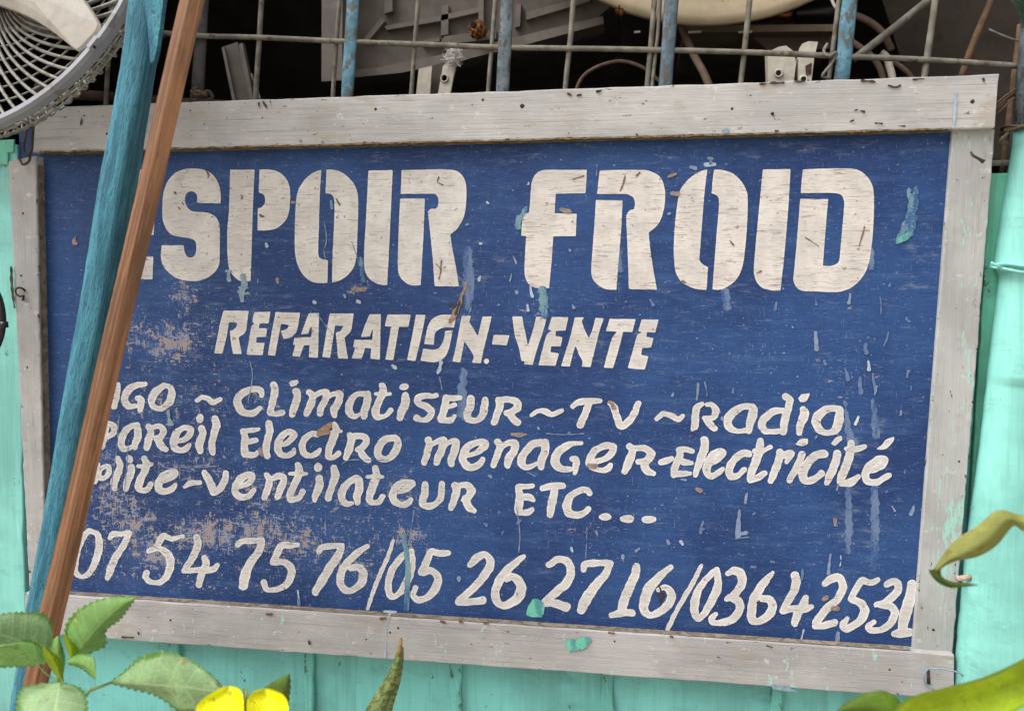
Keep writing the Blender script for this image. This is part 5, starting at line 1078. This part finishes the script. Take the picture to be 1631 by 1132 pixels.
b = MB(); tube(b, [at(314, 140, .03), at(306, 147, .02), at(318, 152, .015), at(332, 146, .02), at(338, 157, .022), at(322, 160, .02), at(306, 158, .02), at(312, 146, .016), at(330, 152, .012)], .0034, 7, n=50)
tag(fix_normals(b.build('wire_knot', M_WIRE, None, smooth=True)), 'knot of dark wire at the foot of the dark flat bar on the top rail', 'wire')
b = MB(); tube(b, [at(250, 62, .046), at(256, 54, .03), at(262, 60, .04)], .002, 5, n=10); b.build('tie', M_WIRE, GR)
# small wire ties
b = MB(); tube(b, [at(1318, 70, .04), at(1312, 82, .034), at(1320, 90, .032), at(1332, 84, .034), at(1326, 100, .036), at(1316, 112, .036), at(1310, 122, .04), at(1322, 125, .045)], .0022, 6, n=40)
tag(fix_normals(b.build('wire_tie', M_ROD, None, smooth=True)), 'loop of grey wire tied round the rod beside the right blue bar', 'wire')

# ------------------------------------------------------------------ junk behind the grille
TV = thing('appliance_casing', 'dark grey ribbed plastic appliance casing tilted behind the grille', 'casing', tuple(at(720, 60, .30)))
b = MB(); slab_px(b, [(545, -220), (1000, -220), (985, 0), (950, 30), (820, 62), (700, 92), (600, 110), (556, 112)], .26, .30); fix_normals(b.build('shell', M_TV, TV))
b = MB(); slab_px(b, [(513, -220), (546, -220), (545, 128), (512, 130)], .20, .05); fix_normals(b.build('side_flange', M_TV2, TV))
b = MB(); slab_px(b, [(556, 112), (600, 108), (700, 88), (820, 60), (960, 26), (962, 38), (820, 76), (720, 100), (640, 116), (560, 124)], .245, .05); fix_normals(b.build('lower_lip', M_TV2, TV))
for poly in ([(607, 28), (613, 34), (586, 66), (578, 64)], [(612, 42), (700, 25), (700, 34), (616, 48)], [(700, 25), (762, 12), (762, 20), (700, 34)], [(612, 22), (625, 18), (625, -200), (612, -200)], [(703, 10), (714, 8), (714, 55), (702, 57)], [(708, 58), (790, 48), (790, 62), (700, 72)], [(762, -200), (772, -200), (770, 40), (762, 42)], [(670, 66), (700, 60), (700, 66), (670, 71)], [(822, 8), (830, 6), (828, 42), (820, 44)], [(838, 20), (940, -8), (940, 2), (838, 32)]):
    b = MB(); slab_px(b, poly, .246, .02); fix_normals(b.build('rib', M_TV2, TV))
BK = thing('metal_bracket', 'white metal bracket with a round hole standing behind the grille under the dark casing', 'bracket', tuple(at(690, 150, .14)))
b = MB(); slab_px(b, [(660, 175), (667, 110), (688, 105), (683, 175)], .14, .004); fix_normals(b.build('flange', M_BRACKET, BK))
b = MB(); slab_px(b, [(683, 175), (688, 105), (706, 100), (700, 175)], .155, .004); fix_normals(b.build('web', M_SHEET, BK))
def holed(b, poly, hole, Y, d):
    n_ = len(poly); F = [at(x, y, Y) for x, y in poly]; H = [at(*q, Y) for q in hole]
    cen = np.mean(np.array(hole), 0)
    # fan between hole ring and outline resampled at the same angles
    out = []
    for q in hole:
        dx, dy = q[0] - cen[0], q[1] - cen[1]; best = 1e9
        for p, r in zip(poly, poly[1:] + poly[:1]):
            ex_, ey_ = r[0] - p[0], r[1] - p[1]; den = dx * ey_ - dy * ex_
            if abs(den) < 1e-9: continue
            t = ((p[0] - cen[0]) * ey_ - (p[1] - cen[1]) * ex_) / den; u = ((p[0] - cen[0]) * dy - (p[1] - cen[1]) * dx) / den
            if t > 0 and -1e-6 <= u <= 1 + 1e-6: best = min(best, t)
        out.append(at(cen[0] + dx * best, cen[1] + dy * best, Y))
    m_ = len(hole); yd = Vector((0, d, 0)); vs = out + H + [p + yd for p in out] + [p + yd for p in H]; fs = []
    for k in range(m_):
        l = (k + 1) % m_; fs += [(k, l, m_ + l, m_ + k), (2 * m_ + k, 3 * m_ + k, 3 * m_ + l, 2 * m_ + l), (k, 2 * m_ + k, 2 * m_ + l, l), (m_ + k, m_ + l, 3 * m_ + l, 3 * m_ + k)]
    b.add(vs, fs)
b = MB(); holed(b, [(693, 175), (706, 103), (727, 98), (712, 175)], [(708 + 5 * math.cos(a), 125 + 5.5 * math.sin(a)) for a in np.linspace(0, 2 * math.pi, 49)[:-1]], .135, .006); fix_normals(b.build('flange', M_BRACKET, BK))
b = MB(); c = at(708, 125, .1345); tube(b, [c + Vector((.0056 * math.cos(a), -.001, .0058 * math.sin(a))) for a in np.linspace(0, 2 * math.pi, 25)[:-1]], .0013, 6, closed=True); b.build('hole_rim', M_BRACKET, BK, smooth=True)
b = MB()
for k in range(420):
    c = at(722, 90, .13) + Vector((random.gauss(0, .005), random.gauss(0, .005), random.gauss(0, .0065))); d = Vector((random.gauss(0, 1), random.gauss(0, 1), random.gauss(0, 1))).normalized() * .007
    tube(b, [c - d, c + Vector((random.gauss(0, .0015),) * 3), c + d], [.0002, .0005, .0002], 3)
tag(b.build('cotton_fluff', M_FLUFF), 'tuft of pale fluff caught on top of the white holed bracket', 'fluff')
def lump(name, x, y, Y, r, m, label, cat, hole=None):
    t = thing(name, label, cat, tuple(at(x, y, Y))); bm_ = bmesh.new(); bmesh.ops.create_icosphere(bm_, subdivisions=4, radius=r)
    for v in bm_.verts:
        n_ = v.co.normalized(); k = 1 + .12 * math.sin(9 * n_.x + 4 * n_.z) * math.sin(8 * n_.z + 3) + random.uniform(-.05, .05)
        if hole:
            d = (n_ - Vector(hole).normalized()).length
            if d < .5: k *= .35 + .65 * min(1, (d / .5) ** 4) + (.12 if d > .34 else 0)
        v.co *= k
    me = bpy.data.meshes.new('mud'); bm_.to_mesh(me); bm_.free(); me.materials.append(m); o = bpy.data.objects.new('mud', me); COL.objects.link(o); o.parent = t
    b = MB(); p = at(x - r * 350, y - r * 300, Y); tube(b, [p + Vector((0, -r * .8, 0)), p + Vector((0, -r * .2, 0))], r * .32, 10); b.build('opening', M_HOLE, t)
lump('wasp_nest', 761, 48, .225, .0155, M_NEST, 'small orange brown mud nest stuck on the dark casing', 'nest', (-.4, -1, .35))
lump('wasp_nest', 991, 11, .16, .0125, M_NEST, 'small mud nest beside the rim of the cream dish', 'nest', (.1, -1, .5))
BS = thing('round_dish', 'large cream round dish standing on edge behind the grille right of centre', 'dish', tuple(at(1135, 41, .15)))
b = MB(); cb = at(1135, 41, .15); Rd = 313 * (cb - Vector(CC)).length / FPX; tl = math.radians(9); sg = 96; vs = []
ax = Vector((0, math.sin(tl), math.cos(tl))); fw = Vector((0, -math.cos(tl), math.sin(tl))); cd = cb + ax * Rd
prof = [(0, .045), (.3, .043), (.6, .034), (.8, .022), (.88, .014), (.93, .012), (.97, .013), (1.0, .006), (1.0, -.004), (.96, -.008), (.8, .006), (.4, .028), (0, .034)]
for r, h in prof:
    for k in range(sg):
        a = 2 * math.pi * k / sg; vs.append(cd + (Vector((1, 0, 0)) * math.cos(a) + ax * math.sin(a)) * Rd * r + fw * h)
fs = [(i * sg + k, i * sg + (k + 1) % sg, (i + 1) * sg + (k + 1) % sg, (i + 1) * sg + k) for i in range(len(prof) - 1) for k in range(sg)]
b.add(vs, fs); fix_normals(b.build('dish', M_BASIN, BS, smooth=True))
SH = thing('shelf', 'dusty pale edged shelf under the cream dish', 'shelf', tuple(at(1200, 60, .2)))
b = MB(); slab_px(b, [(1090, 41), (1332, 39), (1331, 50), (1092, 52)], .19, .25); fix_normals(b.build('board', M_GREYBOX, SH))
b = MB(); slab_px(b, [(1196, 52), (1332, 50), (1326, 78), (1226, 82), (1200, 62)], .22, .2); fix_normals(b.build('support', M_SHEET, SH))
for x0, x1 in ((1010, 1020), (1096, 1117), (1176, 1198)):
    b = MB(); slab_px(b, [(x0, 50), (x1, 49), (x1, 52), (x0, 53)], .18, .003); fix_normals(b.build('paint_edge', M_BRACKET, SH))
CY = thing('black_cylinder', 'black ribbed cylinder with copper end lying on the shelf', 'cylinder', tuple(at(1290, 20, .24)))
b = MB(); tube(b, [at(1264, 22, .24), at(1268, 21, .24), at(1330, 18, .24), at(1344, 17, .24)], [.0125, .014, .0145, .011], 20); fix_normals(b.build('body', M_BLACK, CY, smooth=True))
b = MB(); tube(b, [at(1232, 25, .24), at(1250, 24, .24), at(1264, 22, .24)], [.006, .009, .008], 14); fix_normals(b.build('copper_end', M_COPPER, CY, smooth=True))
CL = thing('clamp_bracket', 'pair of white curved metal clamps behind the grille right of centre', 'bracket', tuple(at(1260, 128, .1)))
b = MB(); slab_px(b, [(1224, 150), (1222, 84), (1240, 75), (1252, 73), (1264, 82), (1268, 100), (1262, 150)], .10, .02); fix_normals(b.build('clamp', M_BRACKET, CL))
b = MB(); slab_px(b, [(1271, 150), (1272, 92), (1278, 70), (1288, 66), (1303, 67), (1297, 92), (1290, 150)], .10, .02); fix_normals(b.build('clamp', M_BRACKET, CL))
b = MB(); slab_px(b, [(1283, 105), (1293, 100), (1292, 118), (1284, 120)], .0985, .003); fix_normals(b.build('rust_patch', M_RUST, CL))
for x, y, r in ((1240, 117, .0052), (1280, 127, .005)):
    b = MB(); c = at(x, y, .098); tube(b, [c + Vector((r * math.cos(a), 0, r * math.sin(a))) for a in np.linspace(0, 2 * math.pi, 21)[:-1]], .0017, 6, closed=True); b.build('eyelet', M_BRACKET, CL, smooth=True)
    b = MB(); tube(b, [c + Vector((0, -.0006, 0)), c + Vector((0, .001, 0))], r * .8, 12); b.build('eyelet_hole', M_HOLE, CL)
def single(name, pts, r, m, label, cat, n=30, flat=1):
    b = MB(); tube(b, pts, r, 10, n=n, flat=flat); return tag(fix_normals(b.build(name, m, None, smooth=True)), label, cat)
single('hose', [at(1076, 20, .2), at(1090, 55, .19), at(1106, 90, .17), at(1120, 115, .15), at(1132, 145, .14), at(1140, 190, .14)], .0062, M_HOSE, 'dusty brown hose hanging below the cream dish', 'hose')
single('cable', [at(905, 200, .2), at(921, 135, .2), at(945, 110, .2), at(985, 98, .2), at(1020, 106, .2), at(1045, 125, .2), at(1065, 150, .2), at(1075, 200, .2)], .0032, M_HOSE, 'grey cable looped low behind the grille near the centre', 'cable', 40)
single('rod_prop', [at(1358, 96, .12), at(1420, 48, .13), at(1490, -8, .14), at(1600, -90, .15)], .0058, M_ROD, 'grey rod slanting up to the right behind the grille', 'rod', 12)
single('stick', [at(1528, 135, .12), at(1548, 75, .12), at(1580, 0, .12), at(1640, -140, .12)], .0052, M_STICK, 'thin brown stick slanting behind the right end of the grille', 'stick', 12)
single('cable', [at(1340, 18, .2), at(1370, 28, .2), at(1392, 40, .2), at(1408, 56, .2), at(1420, 80, .21)], .0055, M_HOSE, 'dark hose curving behind the right blue bar', 'cable')
single('cable', [at(1355, 66, .17), at(1378, 82, .17), at(1395, 98, .17), at(1406, 122, .17), at(1412, 160, .17)], .0048, M_HOSE, 'brown hose curving down to the right of the right blue bar', 'cable')
single('cable', [at(1403, 84, .14), at(1412, 92, .14), at(1417, 108, .14), at(1421, 124, .14), at(1424, 160, .14)], .0055, M_BRACKET, 'pale hose end standing on the sign right of the right blue bar', 'cable')
single('cable', [at(1420, 98, .16), at(1436, 108, .16), at(1450, 122, .16), at(1462, 150, .16)], .004, M_HOSE, 'thin hose drooping over the top rail near its right end', 'cable')
single('bent_wire', [at(1332, 14, .06), at(1326, 2, .06), at(1322, -20, .06), at(1315, -60, .06)], .0022, M_BRACKET, 'short pale wire beside the top of the right blue bar', 'wire')
single('twig', [at(1575, 47, .045), at(1600, 58, .045), at(1628, 68, .05), at(1660, 78, .05)], .0013, M_ROD, 'thin wire poking left from the pipe above the post', 'wire', 10)
single('stick', [at(1599, 280, .06), at(1606, 220, .06), at(1616, 140, .065), at(1628, 40, .07)], .0066, M_STICK, 'brown stick standing between the sign and the post', 'stick', 12, .7)
single('rod_prop', [at(1560, 262, .045), at(1580, 260, .045), at(1640, 259, .045)], .0042, M_ROD, 'short grey rod joining the sign to the post', 'rod', 8)
for k, (x0, y0, x1, y1) in enumerate([(1586, 166, 1625, 138), (1586, 172, 1625, 142), (1588, 182, 1625, 150), (1587, 176, 1620, 148)]):
    strw = single('straw', [at(x0, y0, .035), at((x0 + x1) / 2, (y0 + y1) / 2 - 2, .04), at(x1, y1, .05)], .0011, M_STICK, ['topmost thin straw strand beside the top right corner of the sign', 'second straw strand from the top beside the top right corner of the sign', 'lowest thin straw strand beside the top right corner of the sign', 'third straw strand from the top beside the top right corner of the sign'][k], 'straw', 8); strw['group'] = 'straw strands by the post'
b = MB()
for k in range(60):
    a = at(1612 + random.uniform(0, 30), random.uniform(-30, 8), .0); e = at(1630 + random.uniform(-3, 12), random.uniform(30, 48), .02)
    tube(b, [a, a.lerp(e, .5) + Vector((random.gauss(0, .002), 0, 0)), e], .0007, 3)
tag(b.build('green_rope_tuft', M_FIBRE), 'frayed green rope fibres hanging at the top right corner', 'rope')
b = MB(); slab_px(b, [(1362, -200), (1900, -200), (1800, 260), (1480, 250), (1440, 110), (1405, 0)], .5, .02); o = tag(fix_normals(b.build('hanging_cloth', M_SHEET)), 'dark brown cloth hanging behind the right end of the grille', 'cloth')
PNL = thing('loose_panel', 'small dark ribbed panel leaning behind the left of the grille', 'panel', tuple(at(380, 150, .2)))
b = MB(); slab_px(b, [(353, 76), (378, 67), (405, 180), (374, 180)], .2, .02); fix_normals(b.build('sheet', M_TV, PNL))
for q in ([(353, 76), (357, 75), (379, 180), (374, 180)], [(380, 72), (386, 68), (408, 180), (402, 180)]):
    b = MB(); slab_px(b, q, .195, .01); fix_normals(b.build('edge_strip', M_TV2, PNL))
single('rod_prop', [at(400, 118, .3), at(408, 138, .3), at(420, 175, .3)], .002, M_ROD, 'short wire in the dark behind the grille at left', 'wire', 8)
# ------------------------------------------------------------------ plants in front
def leaf(parent, name, rows, mat, Y, cup=.008, n=34, m=12, ser=0.0, tilt=None, wave=0.0, thick=.0005):
    """rows: (left px, midrib px, right px) from base to tip; Y depth (or pair base->tip)"""
    R_ = np.array([[*l, *c, *r] for l, c, r in rows], float); C2 = catmull(np.c_[R_[:, 2:4], R_[:, :2], R_[:, 4:6]], n)
    Y0, Y1 = Y if isinstance(Y, tuple) else (Y, Y); vs = []; uv = []
    for i, q in enumerate(C2):
        t = i / (n - 1); mid, L_, Rr = q[:2], q[2:4], q[4:6]; Yc = Y0 + (Y1 - Y0) * t
        for k in range(m + 1):
            u = k / m; s = 2 * u - 1
            p = mid + (Rr - mid) * s if s > 0 else mid + (L_ - mid) * -s
            if ser and k in (0, m): p = p + (p - mid) / (np.linalg.norm(p - mid) + 1e-6) * ser * ((i % 2) * 2 - 1) * (1 if 0 < i < n - 1 else 0)
            yy = Yc + cup * (abs(s) ** 1.6) + wave * math.sin(t * 9 + s * 2) + (tilt or 0) * s
            vs.append(at(p[0], p[1], yy)); uv.append((u, t))
    fs = [(i * (m + 1) + k, i * (m + 1) + k + 1, (i + 1) * (m + 1) + k + 1, (i + 1) * (m + 1) + k) for i in range(n - 1) for k in range(m)]
    b = MB(); b.add(vs, fs, uv); o = b.build(name, mat, parent, smooth=True); return o
def stemto(parent, pts, r, m, name='stem', n=30):
    b = MB(); tube(b, pts, r, 8, n=n); return fix_normals(b.build(name, m, parent, smooth=True))
def ground_pt(x, Y): return Vector((at(x, 1130, Y).x, Y, GZ))

YL1 = -.42
P1 = thing('leafy_shrub', 'green shrub with pale toothed leaves in front of the lower left corner of the sign', 'shrub', tuple(ground_pt(95, YL1)))
stemto(P1, [at(92, 1075, YL1), at(93, 1110, YL1), at(97, 1180, YL1), at(92, 1300, YL1 + .01), ground_pt(95, YL1)], [.0022, .003, .0035, .005, .008], M_STEM)
leaf(P1, 'leaf', [((117, 1056), (118, 1056), (120, 1056)), ((108, 1028), (124, 1036), (143, 1040)), ((103, 1000), (138, 1018), (168, 1028)), ((118, 976), (154, 1000), (170, 1004)), ((150, 957), (176, 978), (192, 986)), ((186, 950), (200, 960), (207, 966)), ((216, 950), (217, 951), (217, 952))], M_LEAF_G, (YL1 - .005, YL1 - .03), .012, ser=2.0)
leaf(P1, 'leaf', [((86, 1030), (85, 1032), (84, 1034)), ((82, 990), (62, 1026), (66, 1042)), ((66, 975), (38, 1022), (40, 1046)), ((40, 974), (14, 1014), (18, 1046)), ((8, 976), (-12, 1006), (-10, 1040)), ((-40, 985), (-44, 990), (-46, 996))], M_LEAF_P, (YL1, YL1 - .03), .008, ser=2.0)
leaf(P1, 'leaf', [((74, 1050), (73, 1052), (72, 1056)), ((62, 1026), (54, 1046), (50, 1060)), ((42, 1019), (28, 1036), (18, 1062)), ((24, 1022), (4, 1032), (-10, 1064)), ((-8, 1028), (-30, 1044), (-36, 1066)), ((-60, 1060), (-61, 1061), (-62, 1063))], M_LEAF_G, (YL1 - .02, YL1 - .06), .008, ser=1.5)
leaf(P1, 'bud_leaf', [((98, 1084), (100, 1085), (102, 1084)), ((82, 1066), (90, 1062), (99, 1062)), ((70, 1046), (80, 1044), (92, 1044)), ((68, 1030), (72, 1031), (78, 1034)), ((69, 1028), (70, 1028), (71, 1029))], M_LEAF_Y, YL1 - .05, .008, n=18)
leaf(P1, 'bud_leaf', [((92, 1078), (96, 1079), (100, 1078)), ((82, 1044), (92, 1046), (104, 1050)), ((84, 1020), (92, 1022), (100, 1030)), ((92, 1012), (93, 1012), (94, 1014))], M_LEAF_G, YL1 - .01, .006, n=16)
leaf(P1, 'leaf', [((106, 1052), (107, 1054), (108, 1057)), ((122, 1042), (124, 1056), (128, 1064)), ((138, 1042), (140, 1060), (142, 1074)), ((151, 1050), (151, 1068), (150, 1080)), ((153, 1080), (153, 1081), (153, 1082))], M_LEAF_G, (YL1 - .02, YL1 - .045), .006, n=18, ser=1.3)
leaf(P1, 'bud_leaf', [((112, 1050), (114, 1053), (116, 1056)), ((104, 1026), (112, 1030), (124, 1036)), ((100, 1012), (106, 1013), (114, 1020)), ((98, 1008), (99, 1008), (100, 1009))], M_LEAF_Y, YL1 - .015, .004, n=14)
leaf(P1, 'leaf', [((94, 1086), (95, 1087), (97, 1086)), ((60, 1088), (93, 1102), (122, 1092)), ((33, 1096), (90, 1118), (136, 1104)), ((26, 1120), (86, 1140), (140, 1130)), ((26, 1150), (82, 1168), (136, 1158)), ((50, 1190), (78, 1200), (100, 1190)), ((72, 1215), (73, 1216), (74, 1216))], M_LEAF_P, (YL1 - .03, YL1 - .09), .012, ser=2.0)
leaf(P1, 'bud_leaf', [((98, 1086), (100, 1087), (102, 1086)), ((76, 1076), (80, 1078), (86, 1080)), ((62, 1062), (66, 1064), (70, 1068)), ((58, 1056), (59, 1057), (60, 1058))], M_LEAF_G, YL1 - .04, .004, n=12)

P2 = thing('leafy_plant', 'plant with one long drooping pale toothed leaf behind the yellow flower', 'plant', tuple(ground_pt(150, -.40)))
stemto(P2, [at(178, 1086, -.44), at(150, 1096, -.43), at(134, 1107, -.42), at(122, 1140, -.41), at(128, 1300, -.40), ground_pt(150, -.40)], [.0013, .0016, .0018, .003, .004, .006], M_STEM)
leaf(P2, 'leaf', [((178, 1084), (178, 1086), (178, 1088)), ((200, 1066), (206, 1088), (205, 1096)), ((222, 1046), (240, 1090), (238, 1104)), ((256, 1036), (272, 1092), (262, 1116)), ((290, 1044), (300, 1094), (286, 1134)), ((322, 1062), (328, 1098), (320, 1136)), ((346, 1082), (348, 1100), (346, 1120)), ((360, 1102), (361, 1103), (361, 1104))], M_LEAF_P, (-.44, -.46), .010, ser=2.0)

FL = thing('yellow_flower', 'bright yellow flower with broad rounded petals at the bottom edge below the sign', 'flower', tuple(ground_pt(390, -.47)))
cF = (392, 1172)
def petal(c, tip, wid, Y, n_=5):
    c = np.array(c, float); tip = np.array(tip, float); d = tip - c; pr = np.array([-d[1], d[0]]) / np.linalg.norm(d); rows = []
    for t, w_ in ((.05, .06), (.3, .45), (.6, .9), (.82, 1.0), (.95, .72), (1.0, .3)):
        m_ = c + d * t; rows.append((tuple(m_ - pr * wid * w_), tuple(m_ + d * 0.0), tuple(m_ + pr * wid * w_)))
    rows[-1] = (rows[-1][0], tuple(c + d * .985), rows[-1][2])
    return leaf(FL, 'petal', rows, M_PETAL, Y, .006, n=24, wave=.0008)
leaf(FL, 'petal', [((386, 1180), (389, 1182), (391, 1180)), ((330, 1160), (360, 1160), (389, 1160)), ((312, 1138), (350, 1138), (388.5, 1136)), ((317, 1118), (352, 1116), (388, 1114)), ((336, 1104), (358, 1102), (384, 1100)), ((356, 1093), (366, 1092), (376, 1093))], M_PETAL, (-.50, -.47), -.007, wave=.0008)
leaf(FL, 'petal', [((392, 1180), (394, 1182), (397, 1180)), ((392.5, 1160), (425, 1160), (452, 1160)), ((392.5, 1132), (426, 1136), (459, 1138)), ((394, 1114), (424, 1114), (458, 1118)), ((401, 1102), (424, 1102), (449, 1104)), ((416, 1096.5), (424, 1096), (434, 1097.5))], M_PETAL, (-.498, -.468), -.007, wave=.0008)
petal(cF, (480, 1215), 34, (-.5, -.51)); petal(cF, (395, 1265), 34, (-.502, -.53)); petal(cF, (310, 1225), 34, (-.5, -.51))
b = MB(); tube(b, [at(391, 1172, -.508), at(391, 1172, -.5), at(391, 1174, -.49)], [.004, .005, .003], 10); b.build('flower_centre', M_LEAF_Y, FL, smooth=True)
stemto(FL, [at(391, 1174, -.49), at(394, 1240, -.47), ground_pt(390, -.47)], [.0018, .0025, .004], M_STEM)
P3 = thing('serrated_leaf_plant', 'small toothed dark green leaf behind the right petal of the yellow flower', 'plant', tuple(ground_pt(440, -.42)))
leaf(P3, 'leaf', [((424, 1150), (426, 1152), (430, 1152)), ((416, 1110), (438, 1122), (456, 1136)), ((424, 1092), (448, 1102), (461, 1112)), ((444, 1080), (456, 1086), (463, 1092)), ((460, 1072), (461, 1072), (462, 1073))], M_LEAF_D, (-.42, -.43), .005, ser=1.3, n=22)
stemto(P3, [at(426, 1150, -.42), at(430, 1220, -.42), ground_pt(440, -.42)], [.0014, .002, .004], M_STEM)

SN = thing('snake_plant', 'mottled spear leaf with a dry orange tip rising in front of the bottom rail', 'plant', tuple(ground_pt(590, -.16)))
leaf(SN, 'spear_leaf', [((520, 1330), (560, 1330), (600, 1330)), ((550, 1200), (584, 1200), (618, 1200)), ((581, 1132), (602, 1132), (625, 1132)), ((603, 1096), (618, 1096), (635, 1096)), ((620, 1066), (630, 1067), (641, 1068)), ((629, 1046), (636, 1046), (643, 1047)), ((633, 1030), (638, 1030), (643, 1030))], M_SANS, (-.15, -.13), .010, n=40)
b = MB(); tube(b, [at(637, 1044, -.135), at(637.5, 1030, -.134), at(638, 1016, -.133)], [.0034, .0030, .0024], 10); fix_normals(b.build('dry_tip', M_DRY, SN, smooth=True))
a, c = at(520, 1330, -.15), at(600, 1330, -.15)
b = MB(); b.add([a, c, Vector((c.x - .02, -.15, GZ)), Vector((a.x + .01, -.15, GZ)), (a + c) / 2 + Vector((0, .008, 0)), Vector(((a.x + c.x) / 2, -.14, GZ))], [(0, 4, 5, 3), (4, 1, 2, 5)]); b.build('leaf_base', M_SANS, SN)

MZ = thing('strap_leaf_plant', 'plant with long yellow green strap leaves at the lower right corner', 'plant', tuple(ground_pt(1640, -.42)))
leaf(MZ, 'strap_leaf', [((1740, 1010), (1745, 1040), (1750, 1070)), ((1660, 1030), (1672, 1062), (1690, 1110)), ((1631, 1048), (1630, 1082), (1626, 1128)), ((1570, 1076), (1574, 1108), (1580, 1160)), ((1510, 1093), (1512, 1124), (1530, 1180)), ((1460, 1106), (1468, 1138), (1490, 1200)), ((1432, 1122), (1438, 1158), (1460, 1230)), ((1418, 1160), (1420, 1200), (1430, 1270)), ((1412, 1290), (1414, 1292), (1418, 1295))], M_BLADE_G, (-.45, -.50), -.012, n=50, m=16)
leaf(MZ, 'strap_leaf', [((1500, 1230), (1510, 1240), (1520, 1250)), ((1446, 1140), (1458, 1170), (1468, 1200)), ((1428, 1110), (1430, 1136), (1428, 1170)), ((1403, 1099), (1396, 1128), (1392, 1160)), ((1370, 1106), (1364, 1124), (1360, 1150)), ((1340, 1124), (1338, 1132), (1336, 1142)), ((1318, 1146), (1318, 1147), (1318, 1148))], M_BLADE_D, (-.42, -.40), .010, n=40)
leaf(MZ, 'strap_leaf', [((1760, 850), (1760, 862), (1760, 876)), ((1680, 822), (1680, 836), (1680, 856)), ((1628, 820), (1626, 830), (1631, 846)), ((1590, 812), (1604, 826), (1614, 838)), ((1556, 837), (1572, 858), (1588, 868)), ((1521, 860), (1538, 880), (1558, 886)), ((1504, 880), (1514, 890), (1524, 893)), ((1494, 896), (1500, 900), (1503, 902)), ((1485, 908), (1490, 910), (1495, 911))], M_BLADE_O, (-.42, -.40), .008, n=50)
leaf(MZ, 'curled_tip', [((1479, 907), (1488, 906), (1498, 906)), ((1482, 914), (1489, 913), (1499, 914)), ((1488, 922), (1496, 920), (1502, 919)), ((1498, 930), (1506, 926), (1511, 924)), ((1515, 936), (1520, 931), (1524, 927)), ((1535, 934), (1537, 931), (1540, 928)), ((1558, 932), (1558, 931), (1558, 931))], M_BLADE_D, (-.40, -.40), .005, n=26, m=8)
stemto(MZ, [at(1740, 1040, -.45), at(1770, 1080, -.44), at(1760, 1250, -.43), ground_pt(1640, -.42)], [.012, .013, .014, .016], M_STEM)
stemto(MZ, [at(1760, 862, -.42), at(1800, 920, -.43), at(1790, 1100, -.44), at(1765, 1200, -.43)], [.005, .007, .009, .01], M_STEM)
stemto(MZ, [at(1510, 1240, -.42), at(1560, 1320, -.42), ground_pt(1640, -.42)], [.005, .008, .012], M_STEM)
